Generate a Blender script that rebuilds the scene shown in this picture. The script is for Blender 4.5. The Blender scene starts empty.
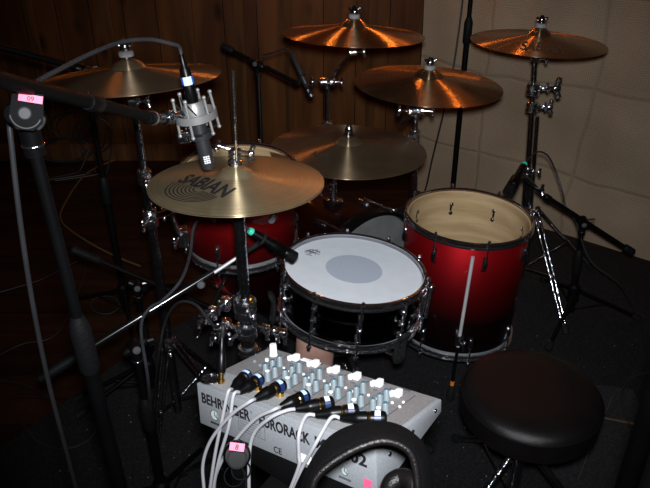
import bpy, bmesh, math, random
from mathutils import Vector as V, Matrix, Quaternion
from math import sin, cos, pi, radians as R, tan, atan2, sqrt
random.seed(4)
C = bpy.context.scene.collection
PI = math.pi
# ---------------------------------------------------------------- camera
PITCH = R(30.5); F = 710.0; CX, CY = 325.0, 244.0
CAM = V((0, 0, 1.63))
FW = V((0, cos(PITCH), -sin(PITCH))); UP = V((0, sin(PITCH), cos(PITCH))); RT = V((1, 0, 0))
cd = bpy.data.cameras.new('camera'); cam = bpy.data.objects.new('camera', cd); C.objects.link(cam)
cam.location = CAM; cam.rotation_euler = (PI/2 - PITCH, 0, 0)
cd.sensor_width = 36; cd.lens = F/650*36; cd.clip_start = .02
bpy.context.scene.camera = cam

def ray(px, py): return FW + RT*((px-CX)/F) - UP*((py-CY)/F)
def at(px, py, d): return CAM + ray(px, py)*d           # survey: a point of the room at depth d from the photographer
def G(px, py, z=0.0):
    r = ray(px, py); return CAM + r*((z-CAM.z)/r.z)
def atY(px, py, y):
    r = ray(px, py); return CAM + r*(y/r.y)
def onplane(px, py, o, n):
    r = ray(px, py); return CAM + r*((o-CAM).dot(n)/r.dot(n))

# ---------------------------------------------------------------- materials
MATS = {}
def mat(name, col, rough=.5, metal=0., spec=.5, coat=0., noise=0., nscale=20., bump=0., bscale=200., emit=0.):
    m = bpy.data.materials.new(name); m.use_nodes = True
    nt = m.node_tree; b = nt.nodes['Principled BSDF']
    b.inputs['Base Color'].default_value = (*col, 1); b.inputs['Roughness'].default_value = rough
    b.inputs['Metallic'].default_value = metal; b.inputs['Specular IOR Level'].default_value = spec
    b.inputs['Coat Weight'].default_value = coat; b.inputs['Coat Roughness'].default_value = .05
    if noise or bump:
        tc = nt.nodes.new('ShaderNodeTexCoord')
    if noise:
        n = nt.nodes.new('ShaderNodeTexNoise'); n.inputs['Scale'].default_value = nscale; n.inputs['Detail'].default_value = 5
        nt.links.new(tc.outputs['Object'], n.inputs['Vector'])
        r = nt.nodes.new('ShaderNodeValToRGB')
        r.color_ramp.elements[0].color = (*[c*(1-noise) for c in col], 1); r.color_ramp.elements[1].color = (*[min(1, c*(1+noise)) for c in col], 1)
        r.color_ramp.elements[0].position = .3; r.color_ramp.elements[1].position = .7
        nt.links.new(n.outputs['Fac'], r.inputs['Fac']); nt.links.new(r.outputs['Color'], b.inputs['Base Color'])
    if bump:
        n2 = nt.nodes.new('ShaderNodeTexNoise'); n2.inputs['Scale'].default_value = bscale; n2.inputs['Detail'].default_value = 3
        nt.links.new(tc.outputs['Object'], n2.inputs['Vector'])
        bp = nt.nodes.new('ShaderNodeBump'); bp.inputs['Strength'].default_value = bump; bp.inputs['Distance'].default_value = .004
        nt.links.new(n2.outputs['Fac'], bp.inputs['Height']); nt.links.new(bp.outputs['Normal'], b.inputs['Normal'])
    MATS[name] = m
    return m
M_black = mat('black_metal', (.0022, .0022, .0025), .5, 0, .10, noise=.2)
M_blackg = mat('black_gloss', (.003, .003, .0035), .35, 0, .22, noise=.2)
M_arm = mat('gloss_black_arm', (.006, .006, .006), .16, 0, .9, noise=.2)
M_plate = mat('matte_black_plate', (.005, .005, .0055), .8, 0, .1, noise=.2)
M_satin = mat('satin_rod', (.75, .75, .77), .3, .45, noise=.1)
M_knobdark = mat('grey_knob', (.075, .075, .078), .7, 0, .2, noise=.1)
M_navy = mat('navy_band', (.008, .02, .08), .4, noise=.1)
M_paleblue = mat('pale_blue_tag', (.42, .58, .80), .45, noise=.05)
M_rubber = mat('rubber', (.008, .008, .0085), .75, 0, .2, noise=.3)
M_grip = mat('grip', (.005, .005, .0055), .6, 0, .15, bump=.3)
M_chrome = mat('chrome', (.80, .80, .84), .12, .99, noise=.1, nscale=60, bump=.85, bscale=80)
M_dchrome = mat('dark_chrome', (.42, .42, .45), .12, .99, noise=.2, nscale=40, bump=.75, bscale=70)
M_steel = mat('brushed_steel', (.5, .5, .52), .3, 1., noise=.1)
M_hoop = mat('black_nickel', (.58, .56, .58), .09, .985, noise=.12, bump=.3, bscale=40)
M_gold = mat('gold', (.8, .5, .15), .2, 1., noise=.1)
M_white = mat('white_plastic', (.85, .85, .84), .4, noise=.03)
M_bluegrey = mat('bluegrey_plastic', (.15, .185, .20), .45, noise=.06)
M_bluecap = mat('blue_cap', (.06, .13, .18), .4, noise=.05)
M_mixer = mat('mixer_paint', (.235, .245, .26), .5, 0, .4, noise=.1, nscale=300, bump=.05)
M_mixtop = mat('mixer_top', (.175, .165, .165), .55, 0, .3, noise=.15, nscale=250)
M_mixlight = mat('mixer_top_light', (.25, .255, .26), .55, 0, .3, noise=.1, nscale=250)
M_ink = mat('ink', (.008, .008, .01), .6, noise=.1)
M_print = mat('print_grey', (.07, .07, .08), .6, noise=.1)
M_pink = mat('pink_tape', (.85, .10, .22), .5, noise=.05)
M_teal = mat('teal_tape', (.05, .62, .42), .4, noise=.1)
M_blueband = mat('blue_band', (.03, .10, .45), .4, noise=.1)
M_orange = mat('orange_tape', (.75, .22, .03), .5, noise=.1)
M_red = mat('red_plastic', (.30, .03, .03), .5, noise=.15)
M_greymetal = mat('satin_nickel', (.27, .265, .26), .42, .5, noise=.06)
M_micdark = mat('mic_body', (.002, .002, .0022), .34, 0, .2, noise=.1)
M_micgrey = mat('mic_charcoal', (.028, .028, .031), .45, .3, noise=.1)
M_head = mat('coated_head', (.80, .85, .90), .75, 0, .2, noise=.03, nscale=30, bump=.04, bscale=600)
M_dot = mat('head_dot', (.50, .56, .66), .8, 0, .2, noise=.08, nscale=250)
M_bhead = mat('bass_head', (.16, .17, .17), .35, 0, .4, noise=.15)
M_vinyl = mat('black_vinyl', (.0055, .0045, .0045), .36, 0, .3, noise=.15, bump=.25, bscale=500)
M_cableg = mat('white_cable', (.36, .355, .375), .45, 0, .4, noise=.05)
M_cableb = mat('black_cable', (.018, .018, .02), .5, 0, .4, noise=.2)
M_cableg2 = mat('charcoal_cable', (.025, .025, .028), .5, 0, .3, noise=.2)
M_cabley = mat('tan_cable', (.10, .062, .024), .6, noise=.2)
M_tan = mat('pink_tan_suede', (.30, .17, .135), .85, 0, .2, noise=.3, nscale=14, bump=.3, bscale=120)
M_felt = mat('grey_felt', (.25, .25, .26), .95, 0, .1, noise=.2, nscale=120)
M_bag = mat('black_nylon', (.003, .003, .0034), .75, 0, .12, noise=.3, bump=.4, bscale=300)
M_brown = mat('brown_rod', (.05, .03, .015), .4, noise=.3)

def cymbal_mat(name, col, rough, aniso=.75, dirt=.35, metal=.9):
    m = bpy.data.materials.new(name); m.use_nodes = True; nt = m.node_tree; L = nt.links
    b = nt.nodes['Principled BSDF']; b.inputs['Metallic'].default_value = metal
    b.inputs['Anisotropic'].default_value = aniso; b.inputs['Anisotropic Rotation'].default_value = .25
    tg = nt.nodes.new('ShaderNodeTangent'); tg.direction_type = 'RADIAL'; tg.axis = 'Z'
    L.new(tg.outputs['Tangent'], b.inputs['Tangent'])
    tc = nt.nodes.new('ShaderNodeTexCoord')
    n = nt.nodes.new('ShaderNodeTexNoise'); n.inputs['Scale'].default_value = 9; n.inputs['Detail'].default_value = 7
    L.new(tc.outputs['Object'], n.inputs['Vector'])
    # turning grooves: rings of r
    sx = nt.nodes.new('ShaderNodeVectorMath'); sx.operation = 'LENGTH'; L.new(tc.outputs['Object'], sx.inputs[0])
    wn = nt.nodes.new('ShaderNodeTexNoise'); wn.noise_dimensions = '1D'; wn.inputs['Scale'].default_value = 260; wn.inputs['Detail'].default_value = 2
    L.new(sx.outputs['Value'], wn.inputs['W'])
    mix = nt.nodes.new('ShaderNodeMath'); mix.operation = 'MULTIPLY_ADD'; mix.inputs[1].default_value = .5; mix.inputs[2].default_value = .0
    L.new(wn.outputs['Fac'], mix.inputs[0])
    ad = nt.nodes.new('ShaderNodeMath'); ad.operation = 'ADD'; L.new(mix.outputs[0], ad.inputs[0]); L.new(n.outputs['Fac'], ad.inputs[1])
    r = nt.nodes.new('ShaderNodeValToRGB')
    r.color_ramp.elements[0].position = .45; r.color_ramp.elements[1].position = 1.0
    r.color_ramp.elements[0].color = (*[c*(1-dirt) for c in col], 1); r.color_ramp.elements[1].color = (*[c*(1+dirt*.5) for c in col], 1)
    L.new(ad.outputs[0], r.inputs['Fac']); L.new(r.outputs['Color'], b.inputs['Base Color'])
    mr = nt.nodes.new('ShaderNodeMapRange'); mr.inputs['To Min'].default_value = rough*.85; mr.inputs['To Max'].default_value = rough*1.15
    L.new(n.outputs['Fac'], mr.inputs['Value']); L.new(mr.outputs['Result'], b.inputs['Roughness'])
    bp = nt.nodes.new('ShaderNodeBump'); bp.inputs['Strength'].default_value = .12; bp.inputs['Distance'].default_value = .001
    L.new(wn.outputs['Fac'], bp.inputs['Height']); L.new(bp.outputs['Normal'], b.inputs['Normal'])
    return m
M_cymh = cymbal_mat('bronze_worn', (.37, .29, .17), .38, 1.0, metal=.70)
M_cymb = cymbal_mat('bronze_bright', (.42, .26, .14), .27, 1.0, metal=.93)
M_cymr = cymbal_mat('bronze_ride', (.28, .20, .12), .33, 1.0, metal=.78)

def burst_mat(name, axis='Z', stops=((0, (.003, .001, .001)), (.36, (.010, .001, .0012)), (.62, (.12, .0015, .003)), (.95, (.34, .004, .008)))):
    m = bpy.data.materials.new(name); m.use_nodes = True; nt = m.node_tree; L = nt.links
    b = nt.nodes['Principled BSDF']; b.inputs['Roughness'].default_value = .48; b.inputs['Metallic'].default_value = .72
    b.inputs['Coat Weight'].default_value = .35; b.inputs['Coat Roughness'].default_value = .06; b.inputs['Specular IOR Level'].default_value = .2
    tc = nt.nodes.new('ShaderNodeTexCoord'); sp = nt.nodes.new('ShaderNodeSeparateXYZ'); L.new(tc.outputs['Generated'], sp.inputs[0])
    n = nt.nodes.new('ShaderNodeTexNoise'); n.inputs['Scale'].default_value = 6; L.new(tc.outputs['Object'], n.inputs['Vector'])
    ma = nt.nodes.new('ShaderNodeMath'); ma.operation = 'MULTIPLY_ADD'; ma.inputs[1].default_value = .10; L.new(n.outputs['Fac'], ma.inputs[0]); L.new(sp.outputs[axis], ma.inputs[2])
    r = nt.nodes.new('ShaderNodeValToRGB'); L.new(ma.outputs[0], r.inputs['Fac'])
    e = r.color_ramp.elements
    while len(e) < len(stops): e.new(.5)
    for k, (p, c) in enumerate(stops): e[k].position = p; e[k].color = (*c, 1)
    L.new(r.outputs['Color'], b.inputs['Base Color'])
    return m
M_burst = burst_mat('red_burst_lacquer')
M_redlac = burst_mat('red_lacquer', stops=((0, (.03, .002, .003)), (.35, (.16, .003, .004)), (.85, (.36, .005, .008)), (1, (.2, .003, .004))))
M_bassl = burst_mat('bass_lacquer', stops=((0, (.006, .001, .0015)), (.35, (.015, .001, .001)), (.7, (.03, .001, .0015)), (1, (.10, .003, .004))))
M_redhoop = mat('red_hoop', (.22, .008, .01), .35, coat=.6, noise=.15)
M_snsh = mat('snare_shell', (.045, .042, .045), .14, 1., noise=.2)

def wood_mat(name, c0, c1, sx, sy, sz, rough=.6, plank=None, dark=.3, bump=.1, axis='X', knots=False):
    m = bpy.data.materials.new(name); m.use_nodes = True; nt = m.node_tree; L = nt.links
    b = nt.nodes['Principled BSDF']; b.inputs['Roughness'].default_value = rough; b.inputs['Specular IOR Level'].default_value = .12
    tc = nt.nodes.new('ShaderNodeTexCoord'); mp = nt.nodes.new('ShaderNodeMapping'); mp.inputs['Scale'].default_value = (sx, sy, sz)
    L.new(tc.outputs['Object'], mp.inputs['Vector'])
    n = nt.nodes.new('ShaderNodeTexNoise'); n.inputs['Scale'].default_value = 1; n.inputs['Detail'].default_value = 6; n.inputs['Distortion'].default_value = .6
    L.new(mp.outputs['Vector'], n.inputs['Vector'])
    r = nt.nodes.new('ShaderNodeValToRGB'); r.color_ramp.elements[0].position = .35; r.color_ramp.elements[1].position = .68
    r.color_ramp.elements[0].color = (*c0, 1); r.color_ramp.elements[1].color = (*c1, 1); L.new(n.outputs['Fac'], r.inputs['Fac'])
    out = r.outputs['Color']
    if knots:
        mk_ = nt.nodes.new('ShaderNodeMapping'); mk_.inputs['Scale'].default_value = (7, 7, 3.2); L.new(tc.outputs['Object'], mk_.inputs['Vector'])
        vo = nt.nodes.new('ShaderNodeTexVoronoi'); vo.inputs['Scale'].default_value = 1.0; L.new(mk_.outputs['Vector'], vo.inputs['Vector'])
        kr = nt.nodes.new('ShaderNodeMapRange'); kr.inputs['From Min'].default_value = .06; kr.inputs['From Max'].default_value = .22; kr.inputs['To Min'].default_value = .3; L.new(vo.outputs['Distance'], kr.inputs['Value'])
        kv = nt.nodes.new('ShaderNodeVectorMath'); kv.operation = 'SCALE'; L.new(out, kv.inputs[0]); L.new(kr.outputs['Result'], kv.inputs['Scale']); out = kv.outputs['Vector']
    if plank:
        sp = nt.nodes.new('ShaderNodeSeparateXYZ'); L.new(tc.outputs['Object'], sp.inputs[0])
        d = nt.nodes.new('ShaderNodeMath'); d.operation = 'DIVIDE'; d.inputs[1].default_value = plank; L.new(sp.outputs[axis], d.inputs[0])
        fl = nt.nodes.new('ShaderNodeMath'); fl.operation = 'FLOOR'; L.new(d.outputs[0], fl.inputs[0])
        fr = nt.nodes.new('ShaderNodeMath'); fr.operation = 'FRACT'; L.new(d.outputs[0], fr.inputs[0])
        wn = nt.nodes.new('ShaderNodeTexWhiteNoise'); wn.noise_dimensions = '1D'; L.new(fl.outputs[0], wn.inputs['W'])
        mr = nt.nodes.new('ShaderNodeMapRange'); mr.inputs['To Min'].default_value = 1-dark; mr.inputs['To Max'].default_value = 1+dark; L.new(wn.outputs['Value'], mr.inputs['Value'])
        gp = nt.nodes.new('ShaderNodeMath'); gp.operation = 'GREATER_THAN'; gp.inputs[1].default_value = .022; L.new(fr.outputs[0], gp.inputs[0])
        mu = nt.nodes.new('ShaderNodeMath'); mu.operation = 'MULTIPLY'; L.new(mr.outputs['Result'], mu.inputs[0]); L.new(gp.outputs[0], mu.inputs[1])
        vm = nt.nodes.new('ShaderNodeVectorMath'); vm.operation = 'SCALE'; L.new(out, vm.inputs[0]); L.new(mu.outputs[0], vm.inputs['Scale'])
        out = vm.outputs['Vector']
    L.new(out, b.inputs['Base Color'])
    bp = nt.nodes.new('ShaderNodeBump'); bp.inputs['Strength'].default_value = bump; bp.inputs['Distance'].default_value = .003
    L.new(n.outputs['Fac'], bp.inputs['Height']); L.new(bp.outputs['Normal'], b.inputs['Normal'])
    return m
M_wallwood = wood_mat('knotty_pine', (.055, .020, .006), (.130, .050, .014), 9, 9, 1.3, .5, plank=.17, dark=.22, knots=True)
M_floorwood = wood_mat('floor_wood', (.013, .006, .003), (.032, .013, .006), 2, 9, 2, .55, plank=.12, axis='Y', dark=.15)
M_inwood = wood_mat('birch_ply', (.40, .27, .14), (.56, .41, .23), 5, 5, 30, .6)
M_trim = wood_mat('pine_batten', (.06, .026, .010), (.13, .055, .02), 20, 20, 2, .5)

def burlap():
    m = bpy.data.materials.new('burlap'); m.use_nodes = True; nt = m.node_tree; L = nt.links
    b = nt.nodes['Principled BSDF']; b.inputs['Roughness'].default_value = .95; b.inputs['Specular IOR Level'].default_value = .1
    tc = nt.nodes.new('ShaderNodeTexCoord')
    def wave(direction, sc):
        w = nt.nodes.new('ShaderNodeTexWave'); w.bands_direction = direction; w.inputs['Scale'].default_value = sc; w.inputs['Distortion'].default_value = 4.5; w.inputs['Detail'].default_value = 2
        L.new(tc.outputs['Object'], w.inputs['Vector']); return w
    wx, wz = wave('X', 41), wave('Z', 37)
    a = nt.nodes.new('ShaderNodeMath'); a.operation = 'ADD'; L.new(wx.outputs['Fac'], a.inputs[0]); L.new(wz.outputs['Fac'], a.inputs[1])
    n = nt.nodes.new('ShaderNodeTexNoise'); n.inputs['Scale'].default_value = 3; n.inputs['Detail'].default_value = 8; L.new(tc.outputs['Object'], n.inputs['Vector'])
    # creases of the folded cloth: a loose grid
    sp = nt.nodes.new('ShaderNodeSeparateXYZ'); L.new(tc.outputs['Object'], sp.inputs[0])
    n3 = nt.nodes.new('ShaderNodeTexNoise'); n3.inputs['Scale'].default_value = 2; L.new(tc.outputs['Object'], n3.inputs['Vector'])
    def crease(sock, per, off):
        w = nt.nodes.new('ShaderNodeMath'); w.operation = 'MULTIPLY_ADD'; w.inputs[1].default_value = .11; L.new(n3.outputs['Fac'], w.inputs[0]); L.new(sock, w.inputs[2])
        pp = nt.nodes.new('ShaderNodeMath'); pp.operation = 'ADD'; pp.inputs[1].default_value = off; L.new(w.outputs[0], pp.inputs[0])
        p = nt.nodes.new('ShaderNodeMath'); p.operation = 'PINGPONG'; p.inputs[1].default_value = per; L.new(pp.outputs[0], p.inputs[0])
        q = nt.nodes.new('ShaderNodeMapRange'); q.inputs['From Max'].default_value = .012; L.new(p.outputs[0], q.inputs['Value']); return q.outputs['Result']
    c1 = crease(sp.outputs['X'], .23, .06); c2 = crease(sp.outputs['Z'], .19, .03)
    mn = nt.nodes.new('ShaderNodeMath'); mn.operation = 'MINIMUM'; L.new(c1, mn.inputs[0]); L.new(c2, mn.inputs[1])
    r = nt.nodes.new('ShaderNodeValToRGB'); r.color_ramp.elements[0].color = (.17, .122, .080, 1); r.color_ramp.elements[1].color = (.40, .305, .21, 1)
    m2 = nt.nodes.new('ShaderNodeMath'); m2.operation = 'MULTIPLY_ADD'; m2.inputs[1].default_value = .28; L.new(a.outputs[0], m2.inputs[0]); L.new(n.outputs['Fac'], m2.inputs[2])
    m3 = nt.nodes.new('ShaderNodeMath'); m3.operation = 'SUBTRACT'; m3.inputs[1].default_value = .27; L.new(m2.outputs[0], m3.inputs[0]); L.new(m3.outputs[0], r.inputs['Fac'])
    mx = nt.nodes.new('ShaderNodeMapRange'); mx.inputs['To Min'].default_value = .84; L.new(mn.outputs[0], mx.inputs['Value'])
    vm = nt.nodes.new('ShaderNodeVectorMath'); vm.operation = 'SCALE'; L.new(r.outputs['Color'], vm.inputs[0]); L.new(mx.outputs['Result'], vm.inputs['Scale'])
    L.new(vm.outputs['Vector'], b.inputs['Base Color'])
    h = nt.nodes.new('ShaderNodeMath'); h.operation = 'MULTIPLY_ADD'; h.inputs[1].default_value = .12; L.new(a.outputs[0], h.inputs[0]); L.new(mn.outputs[0], h.inputs[2])
    bp = nt.nodes.new('ShaderNodeBump'); bp.inputs['Strength'].default_value = .5; bp.inputs['Distance'].default_value = .008
    L.new(h.outputs[0], bp.inputs['Height']); L.new(bp.outputs['Normal'], b.inputs['Normal'])
    return m
M_burlap = burlap()
M_carpet = mat('black_carpet', (.016, .016, .017), .95, 0, .1, noise=.5, nscale=180, bump=.6, bscale=500)
M_carpet2 = mat('grey_carpet', (.028, .028, .030), .95, 0, .1, noise=.35, nscale=140, bump=.5, bscale=500)
M_plaster = mat('dark_plaster', (.05, .045, .04), .9, noise=.2)
M_speck = mat('lint', (.35, .33, .28), .9, noise=.1)

# ---------------------------------------------------------------- mesh building
def frame(o, z, xh=V((1, 0, 0))):
    z = V(z).normalized(); x = V(xh) - z*V(xh).dot(z)
    if x.length < 1e-4: x = V((0, 1, 0)) - z*z.y
    x.normalize(); y = z.cross(x)
    m = Matrix((x, y, z)).transposed().to_4x4(); m.translation = V(o); return m
I4 = Matrix.Identity(4)
def catmull(pts, n=8, closed=False):
    pts = [V(p) for p in pts]; out = []; m = len(pts)
    for i in range(m if closed else m-1):
        if closed: p0, p1, p2, p3 = pts[(i-1) % m], pts[i], pts[(i+1) % m], pts[(i+2) % m]
        else: p0, p1, p2, p3 = pts[max(i-1, 0)], pts[i], pts[i+1], pts[min(i+2, m-1)]
        for k in range(n):
            t = k/n
            out.append(.5*((2*p1) + (p2-p0)*t + (2*p0-5*p1+4*p2-p3)*t*t + (3*p1-p0-3*p2+p3)*t**3))
    if not closed: out.append(pts[-1])
    return out

class MB:
    def __init__(s, M=None): s.b = bmesh.new(); s.M = M or I4
    def v(s, p): return s.b.verts.new(s.M @ V(p))
    def ring_loft(s, rings, cap=True, closed=False):
        n = len(rings[0]); k = len(rings)
        for i in range(k if closed else k-1):
            a, b = rings[i], rings[(i+1) % k]
            for j in range(n):
                f = list(dict.fromkeys((a[j], a[(j+1) % n], b[(j+1) % n], b[j])))
                if len(f) > 2:
                    try: s.b.faces.new(f)
                    except ValueError: pass
        if cap and not closed:
            for r in (rings[0][::-1], rings[-1]):
                if len(set(r)) < 3: continue
                try: s.b.faces.new(r)
                except ValueError: pass
        return s
    def tube(s, p0, p1, r0, r1=None, seg=12):
        r1 = r0 if r1 is None else r1; p0, p1 = V(p0), V(p1)
        f = frame(p0, p1-p0).to_3x3(); rings = []
        for p, r in ((p0, r0), (p1, r1)):
            rings.append([s.v(p + f @ V((r*cos(2*PI*k/seg), r*sin(2*PI*k/seg), 0))) for k in range(seg)])
        return s.ring_loft(rings)
    def chain(s, p0, p1, prof, seg=14):      # lathe between two points: prof = (t, r)
        p0, p1 = V(p0), V(p1); f = frame(p0, p1-p0).to_3x3(); rings = []
        for t, r in prof:
            p = p0.lerp(p1, t); rings.append([s.v(p + f @ V((r*cos(2*PI*k/seg), r*sin(2*PI*k/seg), 0))) for k in range(seg)])
        return s.ring_loft(rings)
    def lathe(s, prof, o=(0, 0, 0), axis=(0, 0, 1), seg=48, cap=False, closed=False):
        f = frame(o, axis); rings = []
        for r, z in prof:
            if r < 1e-6:
                c = s.v(f @ V((0, 0, z))); rings.append([c]*seg)
            else: rings.append([s.v(f @ V((r*cos(2*PI*k/seg), r*sin(2*PI*k/seg), z))) for k in range(seg)])
        return s.ring_loft(rings, cap=cap, closed=closed)
    def torus(s, o, axis, Rr, r, seg=40, sub=10, a0=0, a1=2*PI):
        f = frame(o, axis); full = abs(a1-a0-2*PI) < 1e-6; rings = []
        for i in range(seg if full else seg+1):
            a = a0 + (a1-a0)*i/seg
            rings.append([s.v(f @ V(((Rr+r*cos(2*PI*k/sub))*cos(a), (Rr+r*cos(2*PI*k/sub))*sin(a), r*sin(2*PI*k/sub)))) for k in range(sub)])
        return s.ring_loft(rings, closed=full)
    def sweep(s, pts, r, seg=8, n=8, closed=False, raw=False):
        P = pts if raw else catmull(pts, n, closed); P = [V(p) for p in P]; rings = []; x = None; m = len(P)
        for i, p in enumerate(P):
            t = (P[(i+1) % m] - P[i-1]) if closed else (P[min(i+1, m-1)] - P[max(i-1, 0)])
            if t.length < 1e-9: t = V((0, 0, 1))
            t.normalize()
            if x is None: x = t.orthogonal()
            x = x - t*x.dot(t)
            if x.length < 1e-6: x = t.orthogonal()
            x.normalize(); y = t.cross(x); rr = r(i/(m-1)) if callable(r) else r
            rings.append([s.v(p + x*rr*cos(2*PI*k/seg) + y*rr*sin(2*PI*k/seg)) for k in range(seg)])
        return s.ring_loft(rings, closed=closed)
    def box(s, c, size, rot=None, bev=0.0):
        tb = bmesh.new(); bmesh.ops.create_cube(tb, size=1)
        for v in tb.verts: v.co = V((v.co.x*size[0], v.co.y*size[1], v.co.z*size[2]))
        if bev: bmesh.ops.bevel(tb, geom=list(tb.edges), offset=bev, segments=2, affect='EDGES', profile=.5)
        m = rot.to_4x4() if rot is not None else I4
        mp = {v: s.v(V(c) + m.to_3x3() @ v.co) for v in tb.verts}
        for f in tb.faces: s.b.faces.new([mp[v] for v in f.verts])
        tb.free(); return s
    def ball(s, c, r, seg=14, sq=(1, 1, 1), rot=None):
        c = V(c); k = seg//2; rings = []; m = rot or Matrix.Identity(3)
        for i in range(k+1):
            a = PI*i/k
            if i in (0, k): p = s.v(c + m @ V((0, 0, r*cos(a)*sq[2]))); rings.append([p]*seg)
            else: rings.append([s.v(c + m @ V((r*sin(a)*cos(2*PI*j/seg)*sq[0], r*sin(a)*sin(2*PI*j/seg)*sq[1], r*cos(a)*sq[2]))) for j in range(seg)])
        return s.ring_loft(rings, cap=False)
    def prism(s, poly, z0, z1):
        a = [s.v((x, y, z0)) for x, y in poly]; b = [s.v((x, y, z1)) for x, y in poly]
        return s.ring_loft([a, b])
    def poly(s, pts):
        s.b.faces.new([s.v(p) for p in pts]); return s
    def mesh2d(s, verts, faces, fn):
        vs = [s.v(fn(*p)) for p in verts]
        for f in faces:
            try: s.b.faces.new([vs[i] for i in f])
            except ValueError: pass
        return s
    def build(s, name, m, parent=None, smooth=True):
        return obj(name, s, m, parent, smooth)

ORG = {}
def obj(name, mb, m, parent=None, smooth=True, origin=None):
    b = mb.b; bmesh.ops.remove_doubles(b, verts=b.verts, dist=1e-6); bmesh.ops.recalc_face_normals(b, faces=b.faces)
    me = bpy.data.meshes.new(name)
    if parent is not None: o0 = ORG[parent.name]
    elif origin is not None: o0 = origin if isinstance(origin, Matrix) else Matrix.Translation(V(origin))
    else:
        xs = [v.co for v in b.verts]; o0 = Matrix.Translation(V(((min(v.x for v in xs)+max(v.x for v in xs))/2, (min(v.y for v in xs)+max(v.y for v in xs))/2, min(v.z for v in xs))))
    b.transform(o0.inverted()); b.to_mesh(me); b.free()
    me.materials.append(m)
    if smooth:
        me.shade_smooth(); me.set_sharp_from_angle(angle=R(38))
    o = bpy.data.objects.new(name, me); C.objects.link(o)
    if parent is not None: o.parent = parent
    else: o.matrix_world = o0
    ORG[o.name] = o0
    return o
def tag(o, label, cat, group=None, kind=None):
    o['label'] = label; o['category'] = cat
    if group: o['group'] = group
    if kind: o['kind'] = kind
    return o
def thing(name, label, cat, loc, group=None):
    o = bpy.data.objects.new(name, None); C.objects.link(o); o.empty_display_size = .05
    m = loc if isinstance(loc, Matrix) else Matrix.Translation(V(loc))
    o.matrix_world = m; ORG[o.name] = m
    return tag(o, label, cat, group)
def struct(o): o['kind'] = 'structure'; return o

_txt = {}
def text2d(body, bold=.0, shear=0.):
    cu = bpy.data.curves.new('t', 'FONT'); cu.body = body; cu.offset = bold; cu.shear = shear; cu.resolution_u = 3
    o = bpy.data.objects.new('t', cu); C.objects.link(o); bpy.context.view_layer.update()
    dg = bpy.context.evaluated_depsgraph_get(); me = o.evaluated_get(dg).to_mesh()
    vs = [(v.co.x, v.co.y) for v in me.vertices]; fs = [tuple(p.vertices) for p in me.polygons]
    bpy.data.objects.remove(o); bpy.data.curves.remove(cu)
    x0 = min(v[0] for v in vs); x1 = max(v[0] for v in vs); y0 = 0; y1 = max(v[1] for v in vs)
    return [((x-x0)/(x1-x0), y/y1) for x, y in vs], fs, (x1-x0)/y1

# ---------------------------------------------------------------- setting
o = MB().box((-.6, 1.4, -.05), (8, 8, .1)).build('floor', M_floorwood, smooth=False); struct(o)
o = MB().box((-1.2, 3.76, 1.35), (5.6, .1, 2.9)).build('wall_back', M_wallwood, smooth=False); struct(o)
o = MB().box((-3.2, 1.4, 1.35), (.1, 5.0, 2.9)).build('wall_left', M_wallwood, smooth=False); struct(o)
o = MB().box((-.6, 1.4, 2.85), (8, 8, .1)).build('ceiling', M_plaster, smooth=False); struct(o)
# burlap wall runs from the back left corner toward the right
W0 = V((.45, 3.33, 0)); W1 = V((1.415, 2.63, 0)); wd = (W1-W0).normalized(); wn = V((-wd.y, wd.x, 0))
ang = atan2(wd.y, wd.x)
Mw = Matrix.Translation(W0) @ Matrix.Rotation(ang, 4, 'Z')
mb = MB(Mw)
nx, nz = 90, 80
LW, HW = 2.6, 2.8
def cloth(x, z): return .006*sin(x*9+1.2*sin(z*3)) + .004*sin(z*11+x*5) + .004*sin(x*31)*sin(z*1.7)
grid = [[mb.v((LW*i/nx, cloth(LW*i/nx, HW*k/nz), HW*k/nz)) for k in range(nz+1)] for i in range(nx+1)]
for i in range(nx):
    for k in range(nz): mb.b.faces.new((grid[i][k], grid[i+1][k], grid[i+1][k+1], grid[i][k+1]))
mb.box((LW/2, .06, HW/2), (LW, .08, HW))
o = obj('wall_right', mb, M_burlap, origin=Mw); struct(o)
# pine battens on the back wall
k = 1
for px, w in ((36, .035), (112, .03), (190, .05), (240, .05), (288, .04), (372, .045)):
    p = atY(px, 40, 3.70)
    o = MB().box((p.x, 3.703, 1.35), (w, .016, 2.9), bev=.003).build('trim_%d' % k, M_trim); struct(o); k += 1
o = MB().box((-1.2, 3.70, .05), (5.6, .02, .1), bev=.004).build('baseboard_back', M_trim); struct(o)

# black carpet under the kit
pl = [G(-40, 480), G(45, 418), G(135, 352), G(250, 285), G(330, 238), G(404, 206), W0 + wd*.02 - wn*.03, W0 + wd*2.2 - wn*.03]
pl = [V((p.x, p.y, 0)) for p in pl] + [V((2.2, -.4, 0)), V((-1.0, -.4, 0))]
mb = MB(); mb.prism([(p.x, p.y) for p in pl], .0, .008)
tag(mb.build('carpet', M_carpet, smooth=False), 'black carpet spread on the wooden floor under the drum kit', 'carpet')
pl = [G(575, 385), G(632, 392), G(668, 480), G(600, 560), G(540, 470)]
mb = MB(); mb.prism([(p.x, p.y) for p in pl], .0085, .0125)
tag(mb.build('carpet_tile', M_carpet2, smooth=False), 'slightly greyer carpet piece on floor beside the black throne, at right', 'carpet')
mb = MB(); mb.sweep([G(613, 396, .0145), G(603, 418, .0145), G(592, 443, .0145), G(578, 480, .0145)], .0013, 6)
tag(mb.build('cord', M_cabley), 'thin yellowish cord lying straight on grey carpet by the throne', 'cord')
mb = MB()
rs = random.Random(8)
for _ in range(170):
    p = G(rs.uniform(430, 640), rs.uniform(325, 480), .0085) if rs.random() < .75 else G(rs.uniform(60, 200), rs.uniform(400, 480), .0085)
    r = rs.uniform(.0006, .0016)
    mb.ball(p + V((0, 0, .001)), r, 6)
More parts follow.
